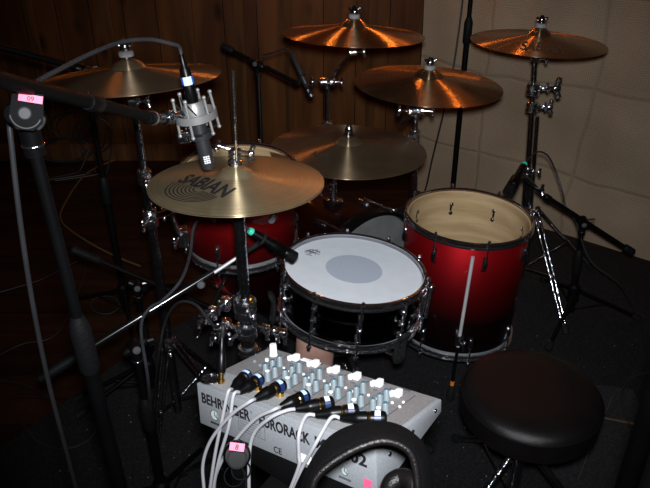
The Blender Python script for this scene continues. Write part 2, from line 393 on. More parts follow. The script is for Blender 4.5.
tag(mb.build('lint_specks', M_speck), 'pale specks of lint scattered over the black carpet', 'lint', kind='stuff')

# ---------------------------------------------------------------- cymbals
def cyprof(Rr, bell=.17, h=.045):
    rb = Rr*bell
    pr = []
    for i in range(8):
        t = i/7; r = .006 + (rb-.006)*t
        pr.append((r, h*.55 + h*.45*cos(t*PI/2)**.8))
    for i in range(1, 14):
        t = i/13; r = rb + (Rr-rb)*t
        pr.append((r, h*.55*(1-t)**1.0*(1-.25*t*(1-t)) ))
    return pr
def cyz(pr, r):
    for (r0, z0), (r1, z1) in zip(pr, pr[1:]):
        if r0 <= r <= r1: return z0 + (z1-z0)*(r-r0)/(r1-r0)
    return pr[-1][1]
def cymbal(name, label, ctr, Rr, nrm, m, bell=.17, h=.045, group=None, flip=False):
    Mx = frame(ctr, nrm); pr = cyprof(Rr, bell, h)
    top = [(r, z) for r, z in pr]; th = .0013
    full = top + [(Rr+.0004, -th*.5)] + [(r, z-th) for r, z in pr[::-1]]
    if flip: full = [(r, -z) for r, z in full]
    mb = MB(Mx); mb.lathe(full, seg=96, closed=True)
    o = obj(name, mb, m, origin=Mx)
    tag(o, label, 'cymbal', group)
    return o, Mx, pr

HH = at(236.5, 182, 1.43)
hn = V((0.0, .10, 1)).normalized()
hh, HM, hpr = cymbal('hi_hat_cymbal', 'worn bronze top hi-hat cymbal with black lettering and swirl mark', HH, .1765, hn, M_cymh, .21, .034)
cymbal('hi_hat_cymbal', 'lower hi-hat cymbal, thin bronze edge showing under the lettered one', HH - hn*.0045, .1765, hn, M_cymh, .21, .034, flip=True)
# lettering pressed on the bow
def hloc(px, py): return HM.inverted() @ onplane(px, py, HH + hn*.010, hn)
b0, b1 = hloc(176.5, 180.5), hloc(223, 197); u0 = hloc(191, 174.5) - b0
vs, fs, asp = text2d('SABIAN', .035)
def hs(x, y):
    p = b0 + (b1-b0)*x + u0*y; r = sqrt(p.x*p.x+p.y*p.y)
    return (p.x, p.y, cyz(hpr, r) + .0007)
mb = MB(HM); mb.mesh2d(vs, fs, hs)
obj('lettering', mb, M_ink, hh, smooth=False)['label'] = 'black SABIAN lettering'
mb = MB(HM)
bv = (b1-b0); L0 = bv.length; ex = bv.normalized(); ey = V((ex.y, -ex.x, 0))
if ey.dot(u0) > 0: ey = -ey
cen = b0 + ex*L0*.46 + ey*.004
for k in range(8):
    rr = L0*(.46 - .052*k); c2 = cen + ex*L0*.012*k + ey*.0
    n = 40; w = .0016
    prev = None
    for i in range(n+1):
        a = PI*i/n; d = ex*cos(a) + ey*sin(a)*.85
        q = []
        for rad in (rr-w, rr+w):
            p = c2 + d*rad; r = sqrt(p.x**2+p.y**2); q.append(mb.v((p.x, p.y, cyz(hpr, min(r, .176)) + .0007)))
        if prev: mb.b.faces.new((prev[0], prev[1], q[1], q[0]))
        prev = q
obj('swirl_mark', mb, M_ink, hh, smooth=False)['label'] = 'black concentric swirl mark'

CY2 = at(130, 78, 1.68); cy2n = V((-.05, .115, 1)).normalized()
cymbal('crash_cymbal', 'dull bronze crash cymbal at upper left, behind the studio microphone', CY2, .215, cy2n, M_cymr, .2, .045)
CY3 = at(353.5, 34.5, 2.27); cy3n = V((.03, .085, 1)).normalized()
cymbal('crash_cymbal', 'highest rear crash cymbal with orange streaks against wood wall, top centre', CY3, .228, cy3n, M_cymb, .2, .052)
CY4 = at(428, 84.5, 2.30); cy4n = V((.04, .03, 1)).normalized()
cymbal('crash_cymbal', 'coppery crash cymbal with reddish glare just left of the thin black pole', CY4, .240, cy4n, M_cymb, .2, .052)
CY5 = at(348, 149.5, 2.20); cy5n = V((.03, .05, 1)).normalized()
ride, RM, rpr = cymbal('ride_cymbal', 'large brown ride cymbal low over the bass drum, behind the snare', CY5, .243, cy5n, M_cymr, .18, .045)
CY6 = at(538, 42.5, 2.39); cy6n = V((.03, .045, 1)).normalized()
cy6, M6, pr6 = cymbal('crash_cymbal', 'bronze crash cymbal in front of the beige burlap wall, upper right', CY6, .225, cy6n, M_cymb, .18, .05)
def cym_print(o, Mx, pr, org, nn, body, pa, pb, pu, m):
    f = lambda q: Mx.inverted() @ onplane(q[0], q[1], org + nn*.015, nn)
    a, b, u = f(pa), f(pb), f(pu); vs, fs, _ = text2d(body, .03)
    mbx = MB(Mx)
    def g(x, y):
        p = a + (b-a)*x + (u-a)*y; return (p.x, p.y, cyz(pr, sqrt(p.x**2+p.y**2)) + .0007)
    mbx.mesh2d(vs, fs, g); obj('lettering', mbx, m, o, smooth=False)
M_inkb = mat('faded_ink', (.05, .035, .022), .7, noise=.3)
cym_print(ride, RM, rpr, CY5, cy5n, 'AAX', (309, 154), (328, 159), (313, 150), M_inkb)
cym_print(cy6, M6, pr6, CY6, cy6n, 'SABIAN', (520, 47), (565, 51), (523, 42), M_inkb)

# ---------------------------------------------------------------- stand hardware helpers
def wing(mb, p, d, s=1.0, side=None):
    """a wing bolt standing out from p along d"""
    d = V(d).normalized(); p = V(p)
    mb.tube(p, p + d*.022*s, .004*s, seg=8)
    sd = V((0, 0, 1)) if side is None else V(side); sd = (sd - d*sd.dot(d)).normalized()
    q = p + d*.024*s
    mb.chain(q - d*.004*s, q + d*.008*s, ((0, .007*s), (.5, .008*s), (1, .005*s)), 10)
    for sg in (-1, 1):
        mb.chain(q, q + sd*sg*.020*s + d*.006*s, ((0, .004*s), (.5, .0055*s), (.85, .006*s), (1, .003*s)), 8)
def clamp(mb, p, ax, r=.017, h=.032, d=(0, -1, .1)):
    p = V(p); ax = V(ax).normalized()
    mb.chain(p - ax*h/2, p + ax*h/2, ((0, r*.85), (.08, r), (.45, r), (.5, r*.88), (.55, r), (.92, r), (1, r*.85)), 16)
    d = V(d).normalized(); mb.box(p + d*r, (.014, .014, .02), frame(p, ax, d).to_3x3(), .002)
    wing(mb, p + d*r, d, .9)
def tripod(t, base, hub, lowz, angs, reach, m=M_dchrome, leg_r=.006, double=True, foot=M_rubber):
    base = V(base)
    for a in angs:
        dr = V((cos(a), sin(a), 0)); sd = V((-dr.y, dr.x, 0))
        h = base + V((0, 0, hub)) + dr*.022; ft = base + dr*reach + V((0, 0, .022))
        mb = MB()
        if double:
            for s in (-1, 1): mb.tube(h + sd*.010*s, ft + sd*.006*s, leg_r*.8, seg=8)
        else: mb.tube(h, ft, leg_r, seg=10)
        mid = h.lerp(ft, .55)
        mb.tube(base + V((0, 0, lowz)) + dr*.02, mid, .0045, seg=8)
        mb.ball(mid, .009, 8); mb.ball(h, .011, 8)  # balls added at the joints so the legs catch sparkles
        lg = mb.build('leg', m, t)
        fb = MB(); dd = (ft-h).normalized()
        fb.chain(ft - dd*.03, ft + dd*.012 + V((0, 0, 0)), ((0, .010), (.3, .013), (.85, .014), (1, .009)), 12)
        fb.build('rubber_foot', foot, lg)
def cymbal_stand(label, base, ctr, nrm, hub=.33, reach=.30, angs=(.4, 2.5, 4.6), z1=.55, boomtop=None, post=.03, wingdir=(.9, -.4, 0), group=None, twin=False):
    base = V(base); ctr = V(ctr); nrm = V(nrm).normalized()
    t = thing('cymbal_stand', label, 'cymbal stand', base, group)
    top = ctr - nrm*.055
    ptop = V(boomtop) if boomtop is not None else top
    ax = (ptop - base).normalized(); P = lambda z: base + ax*(z/ax.z)
    mb = MB(); mb.tube(P(.05), P(z1), .0135, seg=14); mb.build('lower_tube', M_dchrome, t)
    mb = MB(); mb.tube(P(z1), ptop, .0095, seg=14)
    if twin:
        off = V((.022, 0, 0)); mb.tube(P(.12) + off, P(z1+.22) + off, .0075, seg=10)
    mb.build('upper_tube', M_dchrome, t)
    mb = MB(); clamp(mb, P(z1), ax, .019, .04, wingdir); mb.build('height_clamp', M_chrome, t)
    if not boomtop is None:
        mb = MB(); arm = (top - ptop).normalized(); mb.tube(ptop - arm*.09, top, .007, seg=12); mb.build('boom_arm', M_chrome, t)
        mb = MB(); mb.chain(ptop - V((.03, 0, 0)), ptop + V((.03, 0, 0)), ((0, .014), (.1, .019), (.45, .019), (.5, .014), (.55, .019), (.9, .019), (1, .014)), 16)
        wing(mb, ptop + V((.03, 0, 0)), (1, -.2, 0)); wing(mb, ptop - V((.03, 0, 0)), (-1, -.2, .1)); mb.build('boom_clamp', M_chrome, t)
    mb = MB(); mb.chain(top - V((.014, 0, 0)), top + V((.014, 0, 0)), ((0, .009), (.15, .013), (.85, .013), (1, .009)), 14)
    wing(mb, top + V((.012, 0, 0)), (1, -.3, .1), .9); mb.build('tilter', M_chrome, t)
    bz = .055
    mb = MB(); mb.tube(top, ctr + nrm*(bz+.02), .004, seg=10); mb.lathe([(0, 0), (.016, 0), (.016, .004), (.012, .012), (0, .012)], ctr + nrm*.010, nrm, 20); mb.build('cymbal_post', M_steel, t)
    mb = MB(); mb.lathe([(.0, 0), (.017, 0), (.018, .004), (.018, .010), (.015, .013), (0, .013)], ctr + nrm*(bz-.005), nrm, 24); mb.build('felt_washer', M_felt, t)
    mb = MB(); q = ctr + nrm*(bz+.008)
    mb.lathe([(0, 0), (.011, 0), (.013, .005), (.012, .013), (.009, .02), (.005, .026), (0, .027)], q, nrm, 18)
    for s in (-1, 1): mb.chain(q + nrm*.008 + V((s*.006, 0, 0)), q + nrm*.020 + V((s*.019, -.002, 0)), ((0, .004), (.6, .006), (1, .003)), 8)
    mb.build('wing_nut', M_dchrome, t)
    mb = MB(); mb.chain(P(hub-.02), P(hub+.02), ((0, .015), (.1, .021), (.9, .021), (1, .015)), 16); wing(mb, P(hub) + V(wingdir).normalized()*.02, wingdir); mb.build('tripod_collar', M_chrome, t)
    tripod(t, base, hub, .10, angs, reach)
    return t, P

B2 = V((CY2.x, CY2.y+.01, 0))
s2, P2 = cymbal_stand('chrome cymbal stand under the upper left crash, tripod left of the mixer', B2, CY2, cy2n, hub=.32, reach=.21, angs=(R(-100), R(-15), R(45)), z1=.86, wingdir=(.3, -1, .1))
# the rack tom hangs from an arm clamped on that stand
TOMC = at(237, 168, 2.05); TOMR = .162
mb = MB(); clamp(mb, P2(.74), (0, 0, 1), .021, .05, (-.2, -1, 0)); mb.build('tom_clamp', M_chrome, s2)
mb = MB(); pj = P2(.74); pk = V((-.432, 1.76, .70)); pe = V((-.425, 1.80, .60))
mb.tube(pj, pk, .010, seg=12); mb.ball(pk, .018, 14); mb.tube(pk, pe, .0085, seg=12)
mb.box(pe + V((.010, .01, -.01)), (.035, .04, .06), None, .006); wing(mb, pk, (-.6, -1, .1)); wing(mb, pe + V((0, -.02, 0)), (-.2, -1, 0)); mb.build('tom_arm', M_chrome, s2)

B3 = V((.012, 2.62, 0))
cymbal_stand('chrome boom cymbal stand behind bass drum holding highest rear crash', B3, CY3, cy3n, hub=.35, reach=.27, angs=(R(70), R(185), R(-35)), z1=.62, boomtop=atY(327, 82, 2.62), wingdir=(-.8, -.6, 0))
B4 = V((CY4.x, CY4.y + .02, 0))
cymbal_stand('chrome cymbal stand under coppery crash, rising behind the floor tom', B4, CY4, cy4n, hub=.36, reach=.27, angs=(R(95), R(40), R(165)), z1=.72, boomtop=CY4 + V((-.03, .03, -.10)), wingdir=(-.9, -.4, 0))
B6 = V((.80, 2.42, 0))
s6, P6 = cymbal_stand('chrome double tube cymbal stand before burlap wall, right of the floor tom', B6, CY6, cy6n, hub=.36, reach=.34, angs=(R(-75), R(20), R(140)), z1=.52, wingdir=(1, -.3, .1), twin=True)
mb = MB(); clamp(mb, P6(.775), (0, 0, 1), .021, .036, (1, -.2, .1)); wing(mb, P6(.775) + V((.025, -.005, 0)), (1, -.2, .1), 1.4); mb.build('memory_lock', M_chrome, s6)
mb = MB(); clamp(mb, P6(.84), (0, 0, 1), .023, .042, (1, -.3, .2)); wing(mb, P6(.84) + V((.03, -.005, .004)), (1, -.2, .1), 1.9); mb.build('upper_clamp', M_chrome, s6)
# extra leg brace hardware seen beside the tom
q0, q1 = at(538, 228, 2.72), at(581, 336, 2.72)
# ride post on the bass drum is built with the bass drum

# ---------------------------------------------------------------- hi-hat stand
HB = V((HH.x, HH.y, 0)); 
t = thing('hi_hat_stand', 'chrome hi-hat stand with thin pull rod, behind the mixer', 'hi-hat stand', HB)
HP = lambda z: V((HH.x, HH.y, z))
mb = MB(); mb.tube(HP(.05), HP(.68), .016, seg=16); mb.build('lower_tube', M_dchrome, t)
mb = MB(); mb.tube(HP(.68), HP(HH.z-.052), .0125, seg=16); mb.build('upper_tube', M_dchrome, t)
mb = MB(); mb.lathe([(0, 0), (.02, 0), (.024, .006), (.024, .014), (0, .014)], HP(HH.z-.064), (0, 0, 1), 20); mb.build('seat_cup', M_chrome, t)
rt = atY(233, 70, HH.y-.01)
mb = MB(); mb.tube(HP(HH.z-.06), rt, .0030, seg=10); mb.build('pull_rod', M_chrome, t)
cz = HH + hn*.034
mb = MB(); mb.lathe([(.0, 0), (.013, 0), (.015, .003), (.011, .006), (.015, .009), (.015, .012), (.010, .015), (.010, .022), (.013, .024), (.013, .034), (.008, .037), (0, .037)], cz, hn, 22)
wing(mb, cz + hn*.030 + V((.01, 0, 0)), (1, -.2, -.1), .9, (0, .3, 1)); wing(mb, cz + hn*.034 - V((.01, 0, 0)), (-1, .0, .35), .9, (0, 1, .2)); mb.build('clutch', M_chrome, t)
mb = MB()
clamp(mb, HP(.70), (0, 0, 1), .026, .05, (.5, -1, 0)); mb.build('height_clamp', M_chrome, t)
mb = MB(); clamp(mb, HP(.64), (0, 0, 1), .024, .04, (-.8, -.8, 0)); mb.build('collar', M_chrome, t)
mb = MB(); clamp(mb, HP(.58), (0, 0, 1), .023, .03, (1, -.3, 0)); mb.build('memory_lock', M_chrome, t)
# accessory clamp reaching to the left with rods
mb = MB(); cl = HP(.63) + V((-.055, .05, -.01))
mb.tube(HP(.63), cl, .008, seg=10)
for k in range(3): clamp(mb, cl + V((-.012*k, .012*k, -.03*k)), (.3, .2, 1), .013, .024, (-.4, -1, .2+.2*k))
mb.build('multi_clamp', M_chrome, t)
mb = MB(); ra, rb_ = HP(.66) + V((.02, -.01, 0)), at(284, 333, 1.62); mb.tube(ra, rb_, .0035, seg=8)
for q_ in (.35, .7, .95): clamp(mb, ra.lerp(rb_, q_), rb_-ra, .011, .018, (.2, -1, .3))
mb.build('accessory_rod', M_chrome, t)
mb = MB(); ra, rb_ = HP(.74) + V((-.01, 0, 0)), at(206, 318, 1.66); mb.tube(ra, rb_, .0045, seg=8)
for q_ in (.4, .8, 1.0): clamp(mb, ra.lerp(rb_, q_), (.2, .1, 1), .013, .03, (-.3, -1, .4))
mb.build('accessory_arm', M_chrome, t)
tripod(t, HB, .28, .08, (R(150), R(-30), R(95)), .27)
mb = MB(); fb = HB + V((.14, -.16, .03)); 
mb.box(HB + V((.08, -.10, .035)), (.075, .22, .010), Matrix.Rotation(R(38), 3, 'Z') @ Matrix.Rotation(R(8), 3, 'X'), .003); mb.build('footboard', M_steel, t)
mb = MB(); mb.tube(HP(.06), HB + V((.03, -.04, .05)), .004, seg=8); mb.build('chain_link', M_dchrome, t)

# ---------------------------------------------------------------- drums
def hoop_prof(Rr, w=.006, h=.018):
    return [(Rr, 0), (Rr+w*.3, -.001), (Rr+w, 0), (Rr+w*1.1, .003), (Rr+w*.45, .005), (Rr+w*.45, h-.005), (Rr+w*1.0, h-.003), (Rr+w*.9, h), (Rr+w*.1, h+.001), (Rr-w*.2, h-.002)]
def lug_mesh(mb, Rr, a, z, h=.045, w=.016, double=False):
    f = Matrix.Rotation(a, 4, 'Z') @ Matrix.Translation((Rr, 0, z)); M0 = mb.M; mb.M = M0 @ f
    mb.ball((.003, 0, 0), 1, 14, (.012, w/2, h/2)); mb.box((.001, 0, 0), (.006, w*.9, h*1.05), None, .0025)
    mb.M = M0
def rod_mesh(mb, Rr, a, z0, z1, r=.003):
    p = V((Rr*cos(a), Rr*sin(a), 0))
    mb.tube(p + V((0, 0, z0)), p + V((0, 0, z1)), r, seg=8)
    zt = z1; mb.chain(p + V((0, 0, zt)), p + V((0, 0, zt + .012*(1 if z1 > z0 else -1))), ((0, .006), (.3, .0065), (.4, .0045), (1, .0042)), 8)

# snare
SN = at(354, 269, 1.875); sn_n = V((.095, .05, 1)).normalized(); SR = .184; SH = .127
SM = frame(SN - sn_n*SH, sn_n)
t = thing('snare_drum', 'black nickel snare drum with white coated head and chrome lugs', 'snare drum', SM)
sprof = [(SR-.006, .01), (SR-.005, .01), (SR-.003, .012), (SR-.004, .058), (SR-.004, .060), (SR, .064), (SR, .072), (SR-.004, .076), (SR-.004, .078), (SR-.003, .117), (SR-.006, .119)]
mb = MB(SM); mb.lathe(sprof + [(SR-.012, .119), (SR-.012, .01)], seg=96, closed=True); mb.build('shell', M_snsh, t)
mb = MB(SM); mb.lathe([(r, z+SH-.012) for r, z in hoop_prof(SR+.001, .008, .022)], seg=96, closed=True); mb.build('top_hoop', M_hoop, t)
mb = MB(SM); mb.lathe([(r, z-.008) for r, z in hoop_prof(SR+.001, .008, .020)], seg=96, closed=True); mb.build('bottom_hoop', M_chrome, t)
mb = MB(SM); mb.lathe([(0, SH), (SR*.7, SH), (SR-.006, SH), (SR-.001, SH-.004), (SR-.001, SH-.010)], seg=96)
hd = mb.build('drum_head', M_head, t)
mb = MB(SM); mb.lathe([(0, SH+.0006), (.075, SH+.0006), (.0752, SH+.0003)], seg=72); mb.build('centre_dot', M_dot, hd)
# crown like scribble on the head
mb = MB(SM); lc = SM.inverted() @ onplane(312, 252, SN, sn_n)
mk = [((-9, -3), (-3, 0), (2, 3), (8, 6)), ((-7, 3), (-2, 1), (4, -2), (9, -6)), ((-3, 6), (-2, 1), (-1, -4), (-3, -7)), ((2, 7), (1, 2), (2, -3), (5, -6)), ((-9, 0), (-5, 2), (-1, 5), (1, 6)), ((-6, -5), (0, -3), (5, 0), (10, 2)), ((4, 6), (6, 3), (8, 1), (10, -2))]
for st in mk: mb.sweep([lc + V((x*.0022, y*.0022, .0009)) for x, y in st], .0008, 5, 5)
mb.sweep([lc + V((x*.0022, y*.0022, .0009)) for x, y in ((-8, -8), (-4, -9), (0, -10))], .0007, 5, 4)
mb.build('printed_mark', M_ink, hd)
mb = MB(SM); mb.lathe([(0, .001), (SR-.004, .001)], seg=48); mb.build('bottom_head', M_bhead, t)
for k in range(10):
    a = R(-86 + 36*k)
    mb = MB(SM); mb.tube((cos(a)*(SR+.010), sin(a)*(SR+.010), .028), (cos(a)*(SR+.010), sin(a)*(SR+.010), .100), .0042, seg=10)
    for z in (.03, .064, .098): lug_mesh(mb, SR+.001, a, z, .016, .017)
    lg = mb.build('lug', M_chrome, t)
    mb = MB(SM); rod_mesh(mb, SR+.013, a, .095, SH+.008, .003); mb.build('tension_rod', M_chrome, lg)
    mb = MB(SM); rod_mesh(mb, SR+.013, a, .03, -.012, .003); mb.build('tension_rod', M_chrome, lg)
mb = MB(SM); a = R(-18); f = Matrix.Rotation(a, 4, 'Z'); mb.M = SM @ f
mb.box((SR+.010, 0, .068), (.014, .03, .075), None, .003); mb.tube((SR+.024, 0, .035), (SR+.024, 0, .125), .005, seg=10); mb.ball((SR+.024, 0, .128), .009, 10); mb.tube((SR+.018, -.014, .04), (SR+.018, -.014, -.004), .004, seg=8)
mb.build('strainer', M_chrome, t)
# snare stand
sb = V((SN.x+.01, SN.y+.02, 0))
t = thing('snare_stand', 'chrome snare stand with black rubber basket tips under the snare drum', 'snare stand', sb)
bk = SM @ V((0, 0, -.085))
mb = MB(); mb.tube(sb + V((0, 0, .04)), sb + V((0, 0, .24)), .014, seg=14); mb.tube(sb + V((0, 0, .24)), bk, .010, seg=12); mb.build('centre_tube', M_chrome, t)
mb = MB(); clamp(mb, sb + V((0, 0, .24)), (0, 0, 1), .018, .036, (.3, -1, 0)); mb.build('height_clamp', M_chrome, t)
mb = MB(); clamp(mb, bk, sn_n, .022, .03, (-.2, -1, 0)); mb.build('tilter', M_chrome, t)
for a in (R(-52), R(-172), R(68)):
    mb = MB(SM); d = V((cos(a), sin(a), 0)); e = d*(SR+.022)
    mb.tube((0, 0, -.082), V((0, 0, -.030)) + d*(SR+.010), .0055, seg=10); arm = mb.build('basket_arm', M_chrome, t)
    mb = MB(SM); sd = V((-d.y, d.x, 0))
    z0 = -.034
    loop = [e + V((0, 0, z0)) - sd*.012 , e + V((0, 0, z0)) + sd*.012, e + sd*.011 + V((0, 0, .02)), e + d*.010 + sd*.009 + V((0, 0, .045)), e + d*.010 - sd*.009 + V((0, 0, .045)), e - sd*.011 + V((0, 0, .02))]
    mb.sweep(loop, .0068, 8, 5, closed=True); mb.tube(V((0, 0, -.031)) + d*(SR+.004), V((0, 0, -.031)) + d*(SR+.03), .009, seg=10)
    mb.build('rubber_tip', M_rubber, arm)
tripod(t, sb, .20, .05, (R(100), R(-20), R(250)), .24, M_chrome)
# tan pouch hung beneath the snare
pc = at(316, 349, 1.88)
t = thing('stick_pouch', 'pinkish tan rounded pouch beneath the snare drum, behind the grey mixer', 'pouch', pc - V((0, 0, .12)))
mb = MB(frame(pc + V((-.004, .02, -.035)), V((.05, .25, 1)))); mb.lathe([(0, -.095), (.035, -.094), (.047, -.08), (.051, -.03), (.052, .03), (.050, .055), (.044, .062), (0, .064)], seg=36); mb.build('pouch_body', M_tan, t)
mb = MB(); mb.sweep([pc + V((.05, .05, -.02)), pc + V((.075, .1, .0)), bk + V((-.02, -.03, -.02)), bk + V((0, 0, -.03))], .005, 8); mb.build('strap', M_black, t)

def tom(name, label, ctr, nrm, Rr, h, shellm, cat, nl=6, a0=-130, bolts=True, lugm=M_chrome):
    TM = frame(ctr - nrm*h, nrm); t = thing(name, label, cat, TM)
    mb = MB(TM); mb.lathe([(Rr-.007, .004), (Rr, .006), (Rr, h-.004), (Rr-.0015, h-.002)], seg=96); mb.build('shell', shellm, t)
    mb = MB(TM); mb.lathe([(Rr-.0015, h-.002), (Rr-.004, h-.0015), (Rr-.007, h-.005), (Rr-.007, .010), (0, .010)], seg=96); li = mb.build('shell_interior', M_inwood, t)
    mb = MB(TM); mb.lathe([(0, .003), (Rr-.002, .003), (Rr+.001, .008), (Rr+.001, .02)], seg=72); mb.build('bottom_head', M_bhead, t)
    mb = MB(TM); mb.lathe([(r, z+h-.014) for r, z in hoop_prof(Rr+.001, .008, .020)], seg=96, closed=True); mb.build('top_hoop', M_hoop, t)
    mb = MB(TM); mb.lathe([(r, z-.008) for r, z in hoop_prof(Rr+.001, .008, .020)], seg=96, closed=True); mb.build('bottom_hoop', M_chrome, t)
    for k in range(nl):
        a = R(a0 + 360/nl*k)
        mb = MB(TM); lug_mesh(mb, Rr, a, h-.065, .05, .018); lg = mb.build('lug', lugm, t)
        mb = MB(TM); rod_mesh(mb, Rr+.010, a, h-.06, h+.006); mb.build('tension_rod', M_chrome, lg)
        mb = MB(TM); lug_mesh(mb, Rr, a, .06, .045, .018); lg = mb.build('lug', lugm, t)
        mb = MB(TM); rod_mesh(mb, Rr+.010, a, .055, -.010); mb.build('tension_rod', M_chrome, lg)
        if bolts:
            mb = MB(TM)
            for dz in (-.05, -.082):
                p = V((cos(a), sin(a), 0))*(Rr-.009) + V((0, 0, h+dz)); mb.chain(p, p - V((cos(a), sin(a), 0))*.005, ((0, .0075), (.6, .007), (1, .004)), 10)
            mb.build('bolt', M_dchrome, li)
    return t, TM
FT = at(469, 215.5, 2.25); FTn = V((.045, .032, 1)).normalized(); FR = .195; FH = .415
ft, FM = tom('floor_tom', 'red floor tom fading to black, open wooden interior, right of the snare', FT, FTn, FR, FH, M_burst, 'drum', 8, -129, lugm=M_dchrome)
for a in (R(-96), R(24), R(144)):
    mb = MB(FM); Rr = FR + .020; p = V((cos(a)*Rr, sin(a)*Rr, 0)); d = V((cos(a), sin(a), 0))
    zb = -(FT - FTn*FH).z + .02
    mb.tube(p + V((0, 0, FH-.03)), p + V((0, 0, .06)), .0055, seg=12); lg = mb.build('leg', M_satin, ft)
    mb = MB(FM); mb.sweep([p + V((0, 0, .06)), p + V((0, 0, .0)), p + d*.006 + V((0, 0, zb*.5)), p + d*.012 + V((0, 0, zb))], .0052, 10, 5); mb.build('leg_rod', M_black, lg)
    mb = MB(FM); q = p + d*.012; mb.chain(q + V((0, 0, zb+.045)), q + V((0, 0, zb-.012)), ((0, .008), (.2, .012), (.8, .014), (1, .011)), 14); mb.build('rubber_foot', M_rubber, lg)
    mb = MB(FM); mb.box(V((cos(a), sin(a), 0))*(FR+.012) + V((0, 0, .085)), (.034, .028, .038), Matrix.Rotation(a, 3, 'Z'), .004); wing(mb, V((cos(a), sin(a), 0))*(FR+.028) + V((0, 0, .085)), V((cos(a+.5), sin(a+.5), 0))); mb.build('leg_bracket', M_dchrome, ft)
    if a == R(-96):
        mb = MB(FM); q = p + d*.009; mb.chain(q + V((0, 0, zb*.55)), q + V((0, 0, zb*.80)), ((0, .0065), (1, .0068)), 12); mb.build('tape_band', M_orange, lg)['label'] = 'orange tape band'

rt_t, RTM = tom('rack_tom', 'red rack tom with open top, hung behind the hi-hat cymbals', TOMC, V((0, -.03, 1)).normalized(), TOMR, .25, M_redlac, 'drum', 6, -48)
mb = MB(RTM); a = R(-50); f = Matrix.Rotation(a, 4, 'Z') @ Matrix.Translation((TOMR+.001, 0, .150)); mb.M = RTM @ f
mb.lathe([(0, .003), (.010, .003), (.012, 0)], (0, 0, 0), (1, 0, 0), 20); mb.build('badge', M_satin, rt_t)['label'] = 'small chrome badge'

# bass drum
bax = V((-.7, .714, 0)).normalized(); BR = .262; BD = .47; BC = V((.125, 2.0, .285))
BM = frame(BC, bax, V((0, 0, 1)))            # local z along the drum, local x up
t = thing('bass_drum', 'dark red bass drum lying on its side behind snare and hi-hat', 'bass drum', BM)
bass = t
mb = MB(BM); mb.lathe([(BR-.006, 0), (BR, .004), (BR, BD-.004), (BR-.006, BD)], seg=96); mb.build('shell', M_bassl, t)
for nm, z, hm in (('batter_hoop', -.022, M_blackg), ('front_hoop', BD-.010, M_redhoop)):
    mb = MB(BM); mb.lathe([(BR+.002, z), (BR+.014, z), (BR+.015, z+.002), (BR+.015, z+.038), (BR+.014, z+.040), (BR+.002, z+.040)], seg=96, closed=True); mb.build(nm, hm, t)
mb = MB(BM); mb.lathe([(0, -.012), (BR-.02, -.012), (BR-.004, -.012), (BR+.001, -.006), (BR+.001, .01)], seg=72); mb.build('batter_head', M_bhead, t)
mb = MB(BM); mb.lathe([(0, BD+.012), (BR-.02, BD+.012), (BR-.004, BD+.012), (BR+.001, BD+.006), (BR+.001, BD-.01)], seg=72); mb.build('front_head', M_bhead, t)
for k in range(8):
    a = R(22.5 + 45*k)
    for z0, z1, zl in ((-.03, .10, .10), (BD+.035, BD-.10, BD-.10)):
        mb = MB(BM); lug_mesh(mb, BR, a, zl, .06, .02); lg = mb.build('lug', M_dchrome, t)
        mb = MB(BM); p = V((cos(a)*(BR+.020), sin(a)*(BR+.020), 0)); mb.tube(p + V((0, 0, zl)), p + V((0, 0, z0)), .0038, seg=8)
        sg = 1 if z0 < 0 else -1
        mb.box(p + V((0, 0, z0 + .012*sg)), (.012, .022, .03), Matrix.Rotation(a, 3, 'Z'), .003)
        mb.sweep([p + V((0, -.0, z0)), p + V((cos(a)*.01, sin(a)*.01, z0-.012*sg))], .0045, 8); mb.build('claw', M_chrome, lg)
for s in (-1, 1):
    mb = MB(); p = BM @ V((-.02, s*(BR-.004), BD-.06)); sd = (BM.to_3x3() @ V((0, s, 0))); q = p + sd*.12 + bax*.05; q.z = .02
    mb.tube(p, q, .007, seg=10); mb.ball(q, .012, 10, (1, 1, 1)); mb.ball(p, .02, 10); mb.build('spur', M_chrome, t)
mb = MB(); p = BM @ V((BR, 0, .14)); e = CY5 - cy5n*.03
mb.box(p + V((0, 0, .008)), (.05, .05, .026), Matrix.Rotation(atan2(bax.y, bax.x), 3, 'Z'), .006)
mb.tube(p, p + V((0, 0, .075)), .013, seg=14); mb.tube(p + V((0, 0, .07)), V((p.x, p.y, e.z-.02)), .0095, seg=12)
wing(mb, p + V((0, -.012, .06)), (-.3, -1, 0)); cy_m = mb.build('cymbal_mount', M_dchrome, t)
mb = MB(); q = V((p.x, p.y, e.z-.02)); mb.ball(q, .014, 12); mb.tube(q, CY5 + cy5n*.07, .004, seg=8); wing(mb, q, (1, -.3, 0), .8)
mb.lathe([(0, 0), (.016, 0), (.017, .005), (.016, .010), (0, .011)], CY5 + cy5n*.042, cy5n, 20)
mb.lathe([(0, 0), (.011, 0), (.013, .006), (.012, .014), (.007, .026), (0, .028)], CY5 + cy5n*.053, cy5n, 18)
mb.build('ride_tilter', M_dchrome, t)

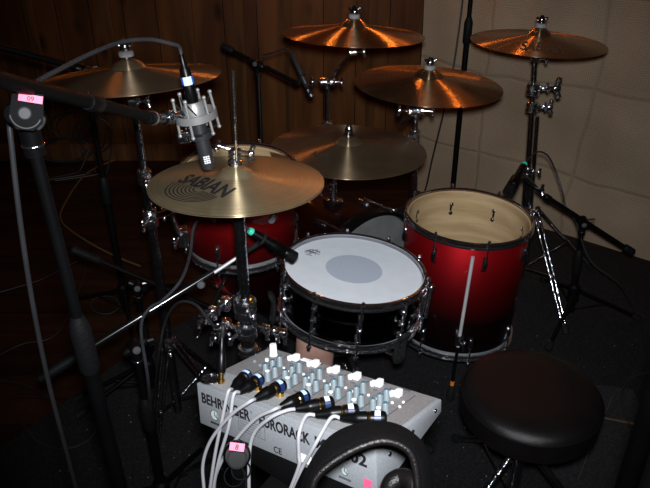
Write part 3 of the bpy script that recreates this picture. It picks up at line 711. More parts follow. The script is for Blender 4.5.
# ---------------------------------------------------------------- throne
TH = at(533, 388, 1.67); TR = .162
t = thing('drum_throne', 'round black vinyl drum throne on chrome tripod, lower right', 'drum throne', V((TH.x, TH.y, 0)))
thp = [(0, .004), (TR*.5, .003), (TR*.8, .000), (TR*.93, -.006), (TR*.985, -.015), (TR+.001, -.0215), (TR-.001, -.0235), (TR+.001, -.026), (TR+.001, -.075), (TR-.006, -.082), (0, -.083)]
mb = MB(); mb.lathe(thp, TH, (0, 0, 1), 72); seat = mb.build('seat', M_vinyl, t)
mb = MB(); mb.torus(TH + V((0, 0, -.023)), (0, 0, 1), TR+.0005, .0028, 72, 8); mb.build('piping', M_vinyl, seat)
mb = MB(); tc = V((TH.x, TH.y, 0)); mb.tube(tc + V((0, 0, .12)), tc + V((0, 0, TH.z-.09)), .014, seg=16); mb.box(TH + V((0, 0, -.09)), (.12, .12, .012), None, .003); mb.build('post', M_dchrome, t)
mb = MB(); clamp(mb, tc + V((0, 0, .30)), (0, 0, 1), .022, .05, (-.7, -.8, 0)); mb.build('height_clamp', M_chrome, t)
tripod(t, tc, .30, .12, (R(107), R(-32), R(215)), .31, M_dchrome, .010, False)

# ---------------------------------------------------------------- mixer
def cs(p): return V(p)
mA = V((-.1952, .8222, .9007)); mB = V((.0631, .6269, .9644)); mD = V((-.0948, .9467, .8700))
mu = (mB-mA).normalized(); mn = mu.cross(mD-mA).normalized()
if mn.z < 0: mn = -mn
mw = mn.cross(mu); MW = (mB-mA).length; MD = .163
MM = Matrix((mu, mw, mn)).transposed().to_4x4(); MM.translation = mA
MI = MM.inverted()
def top_l(px, py, h=0.): return MI @ onplane(px, py, mA + mn*h, mn)       # local point on the top panel
def frt_l(px, py, off=0.): return MI @ onplane(px, py, mA - mw*off, mw)   # local point on the front panel
t = thing('mixer', 'grey compact audio mixer with knobs, lettered panel and plugged cables', 'mixer', MM)
mixer = t
mb = MB(MM)
def side(x): return [(x, 0, 0), (x, 0, -.068), (x, MD, -.020), (x, MD, 0)]
a = [mb.v(p) for p in side(0.0)]; b = [mb.v(p) for p in side(MW)]
mb.ring_loft([a, b]); bmesh.ops.bevel(mb.b, geom=list(mb.b.edges), offset=.0018, segments=2, affect='EDGES', profile=.5)
mb.build('case', M_mixer, t)
mb = MB(MM); mb.box((MW/2, MD/2+.003, .0006), (MW-.012, MD-.012, .0012), None); pan = mb.build('control_panel', M_mixtop, t, smooth=False)
mb = MB(MM); mb.box((MW/2, .028, .0014), (MW-.012, .042, .0012)); mb.build('jack_strip', M_mixlight, t, smooth=False)
# printed strip lines
mb = MB(MM)
for k in range(7):
    x = .052 + .0405*k
    mb.box((x, .108, .0015), (.0013, .082, .0006))
for k in range(6):
    x = .064+.0405*k
    mb.box((x+.008, .1565, .0016), (.016, .0035, .0006)); mb.box((x+.002, .062, .0016), (.010, .002, .0006)); mb.box((x+.012, .132, .0016), (.008, .002, .0006))
mb.build('printed_lines', M_print, pan, smooth=False)
mb = MB(MM); mb.box((.098, .154, .0022), (.036, .0085, .0010)); mb.build('paper_label', M_white, t, smooth=False)['label'] = 'white paper label strip'
def knob(x, y, r=.0048, h=.016, m=M_bluegrey, capm=M_bluecap):
    mb = MB(MM); mb.lathe([(0, 0), (r*1.12, 0), (r*1.1, .002), (r, .003), (r*.92, h-.001), (r*.8, h), (0, h)], (x, y, .001), (0, 0, 1), 16)
    mb.box((x, y+r*.55, .001+h*.55), (.0012, r*.9, h*.9)); k = mb.build('knob', m, t)
    if capm:
        mb = MB(MM); mb.lathe([(0, 0), (r*.78, 0), (r*.7, .0009), (0, .001)], (x, y, .001+h), (0, 0, 1), 14); mb.build('knob_cap', capm, k)
knob(.0305, .140, .0062, .020, M_white, None)
for k in range(6):
    x = .066 + .0405*k
    for j in range(3): knob(x, .083 + .0165*j)
    knob(x+.0205, .066, capm=M_white); knob(x+.0205, .0825)
    # white level caps
    xx, yy = x + .007, .1475
    if k == 5: yy = .136
    mb = MB(MM); mb.box((xx, yy, .0055), (.0095, .012, .011), Matrix.Rotation(R(4), 3, 'Z'), .0018); mb.box((xx-.0075, yy-.006, .005), (.006, .009, .008), None, .0015); mb.build('fader_cap', M_white, t)
for (x, y) in ((.036, .118), (.052, .112), (.022, .104), (.040, .098)):
    mb = MB(MM); mb.lathe([(0, 0), (.0032, 0), (.003, .004), (0, .0042)], (x, y, .001), (0, 0, 1), 12); mb.build('button', M_white if y > .11 else M_bluegrey, t)
mb = MB(MM)
for k in range(6):
    for (dx, dy) in ((.012, .112), (.027, .108), (.024, .122)):
        mb.lathe([(0, 0), (.0021, 0), (.002, .0022), (0, .0023)], (.066+.0405*k+dx, dy, .001), (0, 0, 1), 8)
o = mb.build('panel_screws', M_white, pan); o['kind'] = 'stuff'
mb = MB(MM); mb.box((.292, .046, .0042), (.008, .005, .006), None, .001); mb.box((.262, .060, .0042), (.008, .005, .006), None, .001); mb.build('blue_button', mat('sky_blue', (.15, .36, .55), .4, noise=.05), t)
# round perforated grille plate at the left end
gl = top_l(212, 380.5)
mb = MB(MM); mb.torus((gl.x, gl.y, .003), (0, 0, 1), .0165, .0022, 36, 8); mb.lathe([(0, .002), (.0155, .002)], (gl.x, gl.y, 0), (0, 0, 1), 32); mb.box((gl.x, gl.y, .003), (.02, .003, .002)); mb.build('round_socket', M_dchrome, t)
# side screws
for (y, z) in ((.03, -.02), (.085, -.014), (.145, -.010)):
    mb = MB(MM); mb.lathe([(0, .002), (.003, .0015), (.0035, 0)], (MW, y, z), (1, 0, 0), 12); mb.build('side_screw', M_chrome, t)
# lettering on the front panel
def ftext(body, x0, x1, z0, h, m, name, bold=.025, label=None):
    vs, fs, _ = text2d(body, bold); mb = MB(MM)
    for dx, dz, dy in ((-.0003, 0, 0), (.0003, 0, -.00003), (0, .0002, -.00006), (0, -.0002, -.00009)): mb.mesh2d(vs, fs, lambda x, y: (x0+(x1-x0)*x+dx, -.0006+dy, z0+h*y+dz))
    o = mb.build(name, m, t, smooth=False)
    if label: o['label'] = label
bx0 = frt_l(202, 397).x; bx1 = frt_l(250, 412).x; ex0 = frt_l(259, 412).x; ex1 = frt_l(310, 437).x; mx0 = frt_l(315, 437).x; mx1 = frt_l(367, 462).x
ftext('BEHRINGER', bx0, bx1, -.0285, .0165, M_ink, 'lettering', label='black BEHRINGER lettering')
ftext('EURORACK', ex0, ex1, -.0285, .0165, M_ink, 'lettering', label='black EURORACK lettering')
ftext('MX 802', mx0, mx1, -.0285, .0165, M_ink, 'lettering', label='black MX 802 lettering')
mb = MB(MM); mb.lathe([(.0015, 0), (.0020, 0)], (bx1+.003, -.0007, -.0135), (0, -1, 0), 14); mb.build('trade_mark', M_ink, t, smooth=False)
def flogo(px, py, r):
    p = frt_l(px, py); mb = MB(MM)
    mb.lathe([(0, 0), (r, 0)], (p.x, -.0006, p.z), (0, -1, 0), 32); lo = mb.build('round_mark', mat('mark_pale', (.42, .50, .47), .5, noise=.05), t, smooth=False)
    mb = MB(MM); mb.lathe([(r*.9, 0), (r*1.02, 0)], (p.x, -.0009, p.z), (0, -1, 0), 32)
    mb.poly([(p.x-r*.05, -.001, p.z+r*.75), (p.x+r*.12, -.001, p.z+r*.75), (p.x+r*.12, -.001, p.z-r*.1), (p.x-r*.05, -.001, p.z-r*.2)])
    mb.poly([(p.x-r*.05, -.001, p.z-r*.05), (p.x+r*.12, -.001, p.z+r*.1), (p.x+r*.75, -.001, p.z-r*.45), (p.x+r*.7, -.001, p.z-r*.6)])
    mb.poly([(p.x+r*.55, -.001, p.z+r*.4), (p.x+r*.72, -.001, p.z+r*.4), (p.x+r*.72, -.001, p.z-r*.5), (p.x+r*.55, -.001, p.z-r*.4)]); mb.build('ear_outline', M_ink, lo, smooth=False)
    return p
p = flogo(215, 415, .0085); 
ftext('BEHRINGER', p.x-.010, p.x+.010, p.z-.0155, .0032, M_ink, 'small_lettering')
p = flogo(345, 471, .0060); ftext('BEHRINGER', p.x-.010, p.x+.010, p.z-.0125, .003, M_print, 'small_lettering')
p = frt_l(278, 450); ftext('CE', p.x-.0075, p.x+.0075, p.z-.005, .0095, M_ink, 'approval_mark', .0)
mb = MB(MM); p0 = frt_l(239, 424); p1 = frt_l(266, 446); xa, xb, za, zb2 = p0.x, p1.x, p0.z, p1.z
zt_, zb_ = -.030, -.050
for z in (zt_, zb_): mb.box(((xa+xb)/2, -.0006, z), (xb-xa, .0004, .0005))
for x in (xa, xb): mb.box((x, -.0006, (zt_+zb_)/2), (.0005, .0004, zt_-zb_))
for k in range(4): mb.box(((xa+xb)/2-.003, -.0006, zt_-.004-.004*k), ((xb-xa)*.8, .0003, .0005))
mb.build('printed_notice', M_print, t, smooth=False)
mb = MB(MM); p = frt_l(306, 459); mb.box((p.x, -.0008, p.z), (.020, .0008, .013)); mb.build('paper_sticker', M_white, t, smooth=False)
mb = MB(MM); p = frt_l(367, 483); mb.box((p.x+.002, -.0008, p.z), (.012, .0008, .012)); mb.build('pink_sticker', M_pink, t, smooth=False)

# support: padded gear bag and stool
bagc = [MM @ V((x, y, -.0685 + y*.294)) for x, y in ((.012, .008), (MW-.015, .008), (MW-.015, MD-.01), (.012, MD-.01))]
mb = MB()
mid = [V((p.x, p.y, .80)) for p in bagc]
mb.ring_loft([[mb.v(p) for p in mid], [mb.v(p - V((0, 0, .004))) for p in bagc]])
bmesh.ops.bevel(mb.b, geom=list(mb.b.edges), offset=.008, segments=2, affect='EDGES', profile=.5)
tag(mb.build('gear_bag', M_bag), 'black wedge shaped gear bag propping the mixer on its stool', 'bag')
st = V((.035, .655, 0))
t = thing('stool', 'tall black round stool carrying the mixer and headphones', 'stool', st)
mb = MB(); mb.lathe([(0, .80), (.12, .80), (.143, .794), (.15, .78), (.15, .745), (.14, .735), (0, .735)], st, (0, 0, 1), 56); mb.build('seat', M_vinyl, t)
mb = MB(); mb.torus(st + V((0, 0, .28)), (0, 0, 1), .155, .009, 48, 8); mb.build('foot_ring', M_black, t)
for k in range(4):
    a = R(90*k); d = V((cos(a), sin(a), 0)); mb = MB(); mb.tube(st + d*.09 + V((0, 0, .74)), st + d*.19, .013, seg=12); mb.build('leg', M_black, t)

# plugs and their white cables
heads = [(248, 374), (261, 378), (284, 384), (308, 395), (334, 402), (359, 410), (387, 418)]
tails = [(232, 389), (239, 392), (255, 399), (280, 407), (295, 409), (315, 415), (340, 418)]
paths = [[(227, 398), (222, 420), (215, 455), (210, 490), (206, 530)],
         [(237, 399), (229, 425), (219, 460), (213, 492), (210, 530)],
         [(244, 406), (230, 416), (211, 440), (203, 464), (204, 490), (206, 525)],
         [(268, 413), (254, 420), (231, 446), (217, 472), (214, 492), (214, 525)],
         [(284, 413), (270, 418), (255, 432), (249.5, 452), (249, 490), (250, 525)],
         [(307, 421), (299, 434), (299, 455), (299, 466), (290, 490), (278, 520)],
         [(330, 425), (316, 443), (302, 468), (290, 494), (280, 525)]]
pname = ['leftmost', 'second leftmost', 'third leftmost', 'middle one', 'third rightmost', 'second rightmost', 'rightmost']
for i in range(7):
    hp = MM @ top_l(*heads[i], .017); hp = hp - mn*((MI @ hp).z - .017)
    tp = MM @ top_l(*tails[i], .016); tp = tp - mn*((MI @ tp).z - .016)
    t = thing('jack_cable', 'white cable with black angled plug on mixer, %s of the seven' % pname[i], 'cable', hp - mn*.017, 'white jack cables on the mixer')
    ax = hp - tp; L = ax.length; ax.normalize(); q0 = tp; 
    mb = MB(); mb.chain(q0, hp, ((0, .0032), (.06, .0048), (.30, .0075), (.33, .0086), (.40, .0090), (.58, .0090), (.60, .0080), (.64, .0080), (.66, .0094), (.92, .0094), (.97, .0084), (1, .0055)), 18)
    hh_ = mb.build('plug_body', M_micdark, t)
    mb = MB(); mb.chain(q0.lerp(hp, .595), q0.lerp(hp, .645), ((0, .0084), (.5, .0090), (1, .0084)), 18); mb.build('gold_ring', M_gold, hh_)
    mb = MB(); mb.chain(q0.lerp(hp, .74), q0.lerp(hp, .88), ((0, .0097), (1, .0097)), 18); mb.build('navy_band', M_navy, hh_)
    mb = MB(); mb.chain(q0.lerp(hp, .76), q0.lerp(hp, .86), ((0, .0081), (1, .0081)), 18)
    mb2 = MB(); up_ = (mn - ax*mn.dot(ax)).normalized(); sd_ = ax.cross(up_)
    c0, c1 = q0.lerp(hp, .75), q0.lerp(hp, .87); prev = None
    mb.b.free()
    for k in range(9):
        aa = R(-45 + 90*k/8); d = up_*cos(aa) + sd_*sin(aa)
        cur = (mb2.v(c0 + d*.0101), mb2.v(c1 + d*.0101))
        if prev: mb2.b.faces.new((prev[0], prev[1], cur[1], cur[0]))
        prev = cur
    mb2.build('tag', M_paleblue if i < 4 else M_white, hh_)
    mb = MB(); g = q0.lerp(hp, .84); mb.tube(g, g - mn*.0155, .0042, seg=12); mb.chain(g - mn*.0155, g - mn*.010, ((0, .0062), (1, .0062)), 12); mb.build('gold_tip', M_gold, t)
    pts = [q0, q0 - ax*.012]
    off = .010
    for k, (px, py) in enumerate(paths[i][1:], 1):
        pts.append(MM @ frt_l(px, py, .014 if k < 1 else .020 + .003*(i % 3)))
    last = pts[-1]; pts += [last + V((.01, -.03, -.15)), last + V((0, -.05, -.36))]
    mb = MB(); mb.sweep(pts, .0025, 8, 8); mb.build('cable', M_cableg, t)

# black jack standing upright in the left end, its lead running up and back
jl = top_l(221, 384); J = MM @ V((jl.x, jl.y, .001))
jt = onplane(222, 338, J, FW)
t = thing('jack_cable', 'black cable with gold tipped plug standing upright at mixer left end', 'cable', J)
jx = (jt - J).normalized()
mb = MB(); mb.chain(J, J + jx*.020, ((0, .0060), (.3, .0060), (.35, .0042), (.7, .0042), (.75, .0058), (1, .0058)), 14); mb.build('gold_tip', M_gold, t)
mb = MB(); mb.chain(J + jx*.017, jt, ((0, .0062), (.1, .0070), (.55, .0066), (.6, .0050), (.9, .0036), (1, .0030)), 14); mb.build('plug_body', M_micdark, t)
mb = MB(); mb.sweep([jt, jt + jx*.02, at(214, 326, 1.18), at(196, 305, 1.25), at(178, 303, 1.32), at(165, 322, 1.45), at(158, 360, 1.6), G(150, 410, .012), G(120, 440, .012)], .0026, 8); mb.build('cable', M_cableb, t)

# ---------------------------------------------------------------- headphones
farp = [(303, 492, .80), (309, 470, .81), (331, 437, .825), (364, 423, .835), (395, 425, .835), (419, 441, .825), (430, 464, .81), (432, 492, .80)]
nearp = [(310, 498, .765), (316, 478, .765), (333, 462, .765), (360, 447, .765), (386, 441, .765), (408, 450, .765), (416, 470, .765), (418, 498, .765)]
fa = catmull([at(*p) for p in farp], 6); ne = catmull([at(*p) for p in nearp], 6)
hb = at(370, 560, .78); 
t = thing('headphones', 'black padded headphones standing in front of the mixer', 'headphones', V((hb.x, hb.y, .80)))
mb = MB(); rings = []
ctr_ = at(370, 500, .79)
for f_, n_ in zip(fa, ne):
    m_ = (f_+n_)/2; out = (m_-ctr_).normalized(); w_ = (n_-f_)
    out = (out - w_*out.dot(w_)/w_.length_squared).normalized(); ring = []
    for k in range(14):
        a = 2*PI*k/14; ca, sa = cos(a), sin(a)
        ring.append(mb.v(m_ + w_*.5*(abs(ca)**.6)*(1 if ca > 0 else -1) + out*.006*sa*1.0))
    rings.append(ring)
mb.ring_loft(rings); mb.build('headband', M_bag, t)
mb = MB(); mb.sweep([p for p in ne], .0045, 10, raw=True); mb.build('padded_rim', M_vinyl, t)
for s, fe, nee in ((-1, fa[0], ne[0]), (1, fa[-1], ne[-1])):
    e = (fe+nee)/2; cz_ = V((e.x + .004*s, e.y + .01, .852))
    mb = MB(); mb.sweep([e, e.lerp(cz_, .5) + V((s*.012, 0, 0)), cz_ + V((s*.014, 0, .0))], .006, 8); mb.build('yoke', M_black, t)
    mb = MB(); mb.lathe([(0, .018), (.03, .017), (.043, .010), (.046, 0), (.046, -.004), (0, -.004)], cz_, V((s, 0, .1)), 32); cup = mb.build('ear_cup', M_rubber, t)
    mb = MB(); mb.torus(cz_ - V((s*.012, 0, 0)), V((s, 0, .1)), .034, .0125, 32, 12); mb.build('ear_pad', M_vinyl, cup)
mb = MB(); e = at(402, 480, .79)
mb.sweep([at(388, 494, .80), at(392, 483, .80), at(402, 478, .80), at(412, 482, .79), at(416, 496, .78)], .011, 10); mb.build('cushion_roll', M_vinyl, t)

# mic stand head with a pink tag poking out below the mixer
p = at(237, 455, .985)
t = thing('stand_head', 'black stand clutch with pink tag peeking out under the mixer front', 'stand clutch', V((p.x, p.y, 0)))
mb = MB(); mb.tube((p.x, p.y, .012), p - V((0, 0, .03)), .010, seg=12); mb.lathe([(0, 0), (.055, 0), (.06, .006), (.05, .02), (0, .03)], (p.x, p.y, .008), (0, 0, 1), 32); mb.build('pole', M_black, t)
fm = frame(p, (CAM-p).normalized()*1.0 + V((0, 0, -.2)))
mb = MB(fm); mb.lathe([(0, -.02), (.017, -.02), (.019, -.014), (.019, .004), (.016, .008), (0, .008)], seg=28); mb.torus((0, -.004, .009), (0, 0, 1), .013, .001, 28, 6); mb.build('clutch', M_blackg, t)
p2 = at(241, 470, .985); mb = MB(); mb.torus(p2, (CAM-p2), .013, .0012, 28, 6); mb.torus(p2 + V((-.01, 0, -.012)), (CAM-p2), .014, .0010, 28, 6); mb.build('clutch_ring', M_plate, t)
tg = at(237, 447, .958); fm = frame(tg, (CAM-tg), V((1, 0, -.18))); mb = MB(fm); mb.box((0, 0, 0), (.020, .0105, .001)); tp_ = mb.build('pink_tag', M_pink, t, smooth=False)
vs, fs, _ = text2d('8', .03); mb = MB(fm); mb.mesh2d(vs, fs, lambda x, y: ((x-.5)*.005, (y-.5)*.007, .0008)); mb.build('tag_number', M_ink, tp_, smooth=False)

# ---------------------------------------------------------------- microphone boom stands
def boom_stand(label, base, piv, tail, tip, r=.0085, uz=None, angs=(.5, 2.6, 4.7), reach=.28, hubz=.13, grip=.1, knobdir=None, low_r=.0125, group='boom microphone stands', knob_m=M_knobdark, bm=M_black, tripodlegs=True, up_r=.0085, arm_end=1.0):
    base = V(base); piv = V(piv); tail = V(tail); tip = V(tip)
    t = thing('boom_stand', label, 'microphone stand', base, group)
    ax = (piv-base).normalized(); P = lambda z: base + ax*(z/ax.z); uz = piv.z*.58 if uz is None else uz
    mb = MB(); mb.tube(P(.04), P(uz), low_r, seg=14); mb.build('lower_tube', M_black, t)
    mb = MB(); mb.tube(P(uz), piv - ax*.01, up_r, seg=14); mb.build('upper_tube', M_black, t)
    mb = MB(); mb.chain(P(uz-.05), P(uz+.05), ((0, low_r*1.1), (.08, low_r*1.35), (.75, low_r*1.35), (.9, low_r*1.1), (1, up_r*1.1)), 16); mb.build('height_clutch', M_grip, t)
    kd = V(knobdir).normalized() if knobdir is not None else (V((CAM.x, CAM.y, piv.z+.15))-piv).normalized()
    bd = (tip-tail).normalized(); kd = (kd - bd*kd.dot(bd)).normalized()
    mb = MB(); mb.chain(piv - kd*.020, piv + kd*.016, ((0, .013), (.1, .0165), (.8, .0165), (1, .012)), 20); mb.tube(piv - ax*.05, piv - ax*.008, .0125, seg=14)
    mb.chain(piv - bd*.030 , piv + bd*.030, ((0, r*1.2), (.1, r*1.55), (.9, r*1.55), (1, r*1.2)), 14); hd_ = mb.build('pivot_head', M_blackg, t)
    mb = MB(); mb.chain(piv + kd*.015, piv + kd*.022, ((0, .0085), (.4, .0095), (.8, .0085), (1, .005)), 18); mb.build('knob', knob_m, hd_)
    mb = MB(); mb.torus(piv - ax*.036, ax, .0128, .0012, 24, 6); mb.build('collar_ring', M_chrome, hd_)
    wm = MB(); sd = ax.cross(kd).normalized(); wm.tube(piv - kd*.012, piv - kd*.012 + sd*.045, .0035, seg=8); wm.build('lever', M_steel, hd_)
    mb = MB(); mb.tube(tail, tail.lerp(tip, arm_end), r, seg=14); mb.build('boom_arm', bm, t)
    if grip:
        mb = MB(); mb.chain(tail - bd*.004, tail + bd*grip, ((0, r*1.2), (.04, r*1.7), (.85, r*1.7), (.95, r*1.35), (1, r*1.1)), 14); mb.build('counterweight', M_grip, t)
    if arm_end == 1.0: mb = MB(); mb.chain(tip - bd*.03, tip, ((0, r*1.05), (.2, r*1.35), (.9, r*1.35), (1, r)), 12); mb.build('boom_tip', M_blackg, t)
    if tripodlegs:
        mb = MB(); mb.chain(P(hubz-.05), P(hubz+.03), ((0, .012), (.1, .021), (.9, .021), (1, .014)), 14); mb.build('hub', M_black, t)
        for a in angs:
            d = V((cos(a), sin(a), 0)); h = base + V((0, 0, hubz)) + d*.015; f_ = base + d*reach + V((0, 0, .02))
            mb = MB(); mb.tube(h, f_, .0075, seg=10); mb.tube(base + d*.01 + V((0, 0, .05)), h.lerp(f_, .45), .004, seg=8); lg = mb.build('leg', M_black, t)
            dd = (f_-h).normalized(); mb = MB(); mb.chain(f_ - dd*.03, f_ + dd*.006, ((0, .010), (.2, .0125), (.9, .0135), (1, .010)), 12); mb.build('rubber_foot', M_rubber, lg)
    return t

# 1: near left, holding the condenser microphone
pv = at(25, 113, .80)
tail1 = at(-45, 70, .66); tip1 = at(152, 118, 1.22)
pv = tail1.lerp(tip1, .30); pv = pv
b1_ = V((pv.x+.012, pv.y, 0))
t1 = boom_stand('near left black boom stand with pink number tag, holding the condenser microphone', b1_, at(26, 116, pv.y/(ray(26, 116).y)), at(-45, 68, .66), tip1, r=.0092, uz=.99, reach=.26, angs=(R(200), R(110), R(-75)), grip=.0, up_r=.0080, low_r=.0112)
# the plate and tag of its pivot head
pk = at(26, 110, pv.y/(ray(26, 110).y) - .034)
fm = frame(pk, (CAM-pk), V((1, .0, -.17)))
mb = MB(fm); mb.prism([(-.016, .020), (.017, .020), (.019, -.010), (.010, -.022), (-.008, -.023), (-.017, -.012)], -.004, .003); mb.build('pivot_plate', M_plate, t1)
mb = MB(fm); mb.lathe([(0, .010), (.006, .009), (.0078, .005), (.0078, .002)], (-.001, -.004, 0), (0, 0, 1), 24); mb.build('knob', M_knobdark, t1)
mb = MB(fm); mb.torus((0, -.004, .003), (0, 0, 1), .0165, .0008, 28, 6, R(195), R(345)); mb.build('plate_rim', M_knobdark, t1)
mb = MB(fm); mb.box((.0035, .0135, .0040), (.0255, .0085, .0008)); tp_ = mb.build('pink_tag', M_pink, t1, smooth=False)
vs, fs, _ = text2d('09', .02); mb = MB(fm); mb.mesh2d(vs, fs, lambda x, y: (.0035+(x-.5)*.0075, .0135+(y-.5)*.0052, .0047)); mb.build('tag_number', M_ink, tp_, smooth=False)
kk = at(74, 96, .985); mb = MB(); bd = (tip1-at(-45, 68, .66)).normalized(); q = at(-45, 68, .66).lerp(tip1, .56)
mb.chain(q - bd*.02, q + bd*.02, ((0, .011), (.15, .0135), (.85, .0135), (1, .011)), 16); mb.build('boom_joint', M_blackg, t1)
mb = MB(); mb.chain(tip1 - bd*.01, tip1 + bd*.012, ((0, .0115), (.3, .0125), (.7, .0125), (1, .010)), 16); mb.build('silver_collar', M_greymetal, t1)
# swivel joint to shock mount
mt = at(183, 116, 1.29)
mb = MB(); mb.chain(tip1 + bd*.01, mt, ((0, .010), (.3, .0095), (.35, .013), (.6, .013), (.65, .008), (1, .008)), 14); mb.build('swivel', M_dchrome, t1)

# 2: holds the snare microphone
t2 = boom_stand('boom stand left of the mixer with shiny arm reaching to the snare microphone', V((-.428, 1.285, 0)), at(135, 347, 1.618), at(40, 379, 1.56), at(244, 253, 1.69), r=.0078, uz=.40, grip=.105, reach=.26, angs=(R(175), R(75), R(-25)), bm=M_arm, arm_end=.84)
bt_, bp_ = at(40, 379, 1.56), at(244, 253, 1.69); bdir = (bp_-bt_).normalized(); q2 = bt_.lerp(bp_, .86)
mb = MB(); mb.tube(at(203, 280, q2.y/ray(203, 280).y), bp_ + bdir*.004, .0042, seg=10); mb.build('extension_tube', M_satin, t2)
q = at(203, 284, 1.645); mb = MB(); mb.chain(q + V((0, -.012, .006)), q + V((0, -.028, .016)), ((0, .008), (.3, .0095), (.9, .0085), (1, .006)), 16); mb.build('tightening_knob', M_knobdark, t2)
# 3: behind, low
t3 = boom_stand('low boom stand in the left background reaching toward the bass drum', V((-.575, 1.78, 0)), at(137, 286, 2.1), at(72, 249, 1.98), at(246, 322, 2.24), r=.0075, uz=.30, grip=.09, reach=.24, angs=(R(190), R(100), R(-150)))
# 4: behind the hi-hat, holding the rear tom microphone
t4 = boom_stand('rear boom stand against the wood wall with hanging rod microphone', V((-.262, 2.70, 0)), at(257, 64, 2.70), at(223, 46, 2.74), at(299, 84, 2.66), r=.0085, uz=.45, grip=.05, reach=.26, angs=(R(100), R(-60), R(200)))
# 5: floor tom microphone
t5 = boom_stand('boom stand by burlap wall at right, aimed at the floor tom', V((.94, 2.20, 0)), at(583, 222, 2.51), at(632, 252, 2.60), at(545, 196, 2.42), r=.0085, uz=.26, grip=.045, reach=.25, angs=(R(235), R(-5), R(100)))
# 6: tall pole before the burlap
t = thing('pole_stand', 'tall thin black pole stand in front of the burlap wall', 'microphone stand', (.60, 3.0, 0))
mb = MB(); mb.tube((.60, 3.0, .03), (.595, 3.0, .9), .0125, seg=14); mb.build('lower_tube', M_black, t)
mb = MB(); mb.tube((.595, 3.0, .9), (.588, 3.0, 1.75), .0095, seg=14); mb.build('upper_tube', M_black, t)
mb = MB(); mb.chain((.595, 3, .84), (.595, 3, .95), ((0, .013), (.1, .018), (.8, .018), (1, .011)), 14); mb.build('height_clutch', M_grip, t)
mb = MB(); mb.lathe([(0, 0), (.13, 0), (.135, .008), (.11, .022), (.02, .032), (0, .032)], (.60, 3.0, .008), (0, 0, 1), 36); mb.build('round_base', M_black, t)
# 7: near right pole at the frame edge
p7 = at(641, 440, 1.10); p7f = V((p7.x, p7.y, .03)); p7t = V((p7.x, p7.y, 1.25))
t = thing('pole_stand', 'thick black stand pole at bottom right edge beside the throne', 'microphone stand', (p7f.x, p7f.y, 0))
mb = MB(); mb.tube(p7f, p7t, .0165, seg=16); mb.build('pole', M_black, t)
mb = MB(); mb.lathe([(0, 0), (.12, 0), (.125, .008), (.10, .022), (.025, .034), (0, .034)], (p7f.x, p7f.y, .008), (0, 0, 1), 32); mb.build('round_base', M_black, t)
# 8: overhead stand far left background
t8 = boom_stand('tall dark boom stand in left background behind upper left crash', V((-.754, 2.2, 0)), atY(84, 70, 2.2), atY(-20, 42, 2.05), atY(98, 73, 2.22), r=.010, uz=.55, grip=.0, reach=.27, angs=(R(160), R(50), R(-70)))
# rod lying behind the throne
mb = MB(); mb.tube(G(597, 416.5, .016), G(640, 425, .016), .0065, .006, seg=10); tag(mb.build('drumstick', M_brown), 'brown wooden stick lying on floor behind the throne, right edge', 'drumstick')

# ---------------------------------------------------------------- microphones
# condenser in its shock mount
mtop = at(181, 54, 1.24); mtip = at(209, 168, 1.345); md = (mtip-mtop).normalized(); ML = (mtip-mtop).length
t = thing('condenser_microphone', 'grey condenser microphone pointing down over the hi-hat in shock mount', 'microphone', mtip)
mb = MB(); p0, p1 = mtop.lerp(mtip, .56), mtip
mb.chain(p0, p1, ((0, .012), (.1, .0135), (.85, .0135), (.95, .0130), (1, .011)), 24); bdy = mb.build('body', M_micgrey, t)
mb = MB(); q = mtop.lerp(mtip, .90); cdir = (CAM - q); cdir = (cdir - md*cdir.dot(md)).normalized(); sdir = md.cross(cdir)
fm = Matrix((md, -sdir, cdir)).transposed().to_4x4(); fm.translation = q + cdir*.0137
mbp = MB(fm)
for k, (w_, xx) in enumerate(((.012, -.006), (.012, -.002), (.011, .002), (.011, .006))):
    for j in range(3): mbp.box((xx, -.004+.004*j, 0), (.0024, .0032, .0006))
mbp.build('printing', M_white, bdy, smooth=False); mb.b.free()
ring_c = mtop.lerp(mtip, .515)
mb = MB(); mb.lathe([(.036, -.007), (.039, -.007), (.039, .007), (.036, .007)], ring_c, -md, 48, closed=True); mb.build('shock_ring', M_greymetal, t)
mb = MB(); mb.lathe([(.0135, -.018), (.020, -.018), (.023, -.008), (.021, .014), (.0165, .022), (.0135, .022)], ring_c - md*.004, -md, 32, closed=True); mb.build('inner_cradle', M_greymetal, t)
mb = MB(); mb.lathe([(.014, -.006), (.021, -.006), (.021, .006), (.014, .006)], ring_c + md*.038, -md, 32, closed=True); mb.build('lower_cradle', M_micgrey, t)
fr_ = frame(ring_c, -md).to_3x3()
for k in range(6):
    a = R(60*k+20); d = fr_ @ V((cos(a), sin(a), 0)); d2 = fr_ @ V((cos(a+.5), sin(a+.5), 0))
    mb = MB(); mb.tube(ring_c + d*.037 + md*.03, ring_c + d*.034 - md*.034, .0026, seg=8); mb.ball(ring_c + d*.034 - md*.036, .0042, 8); mb.ball(ring_c + d*.037 + md*.031, .004, 8); pr_ = mb.build('prong', M_greymetal, t)
    mb = MB(); mb.tube(ring_c + d*.034 - md*.033, ring_c + d2*.020 - md*.002, .0015, seg=6); mb.build('elastic', M_rubber, pr_); mb = MB(); mb.tube(ring_c + d*.037 + md*.028, ring_c + d2*.021 + md*.034, .0015, seg=6); mb.build('elastic', M_rubber, pr_)
mb = MB(); q = ring_c + md*.04; mb.box(q + V((-.030, -.004, 0)), (.026, .020, .022), fr_, .004); mb.build('mount_bracket', M_dchrome, t)
mb = MB(); mb.chain(mtop.lerp(mtip, .40), mtop.lerp(mtip, .60), ((0, .0085), (.1, .0112), (.9, .0112), (1, .011)), 20); mb.build('base_sleeve', M_greymetal, t)
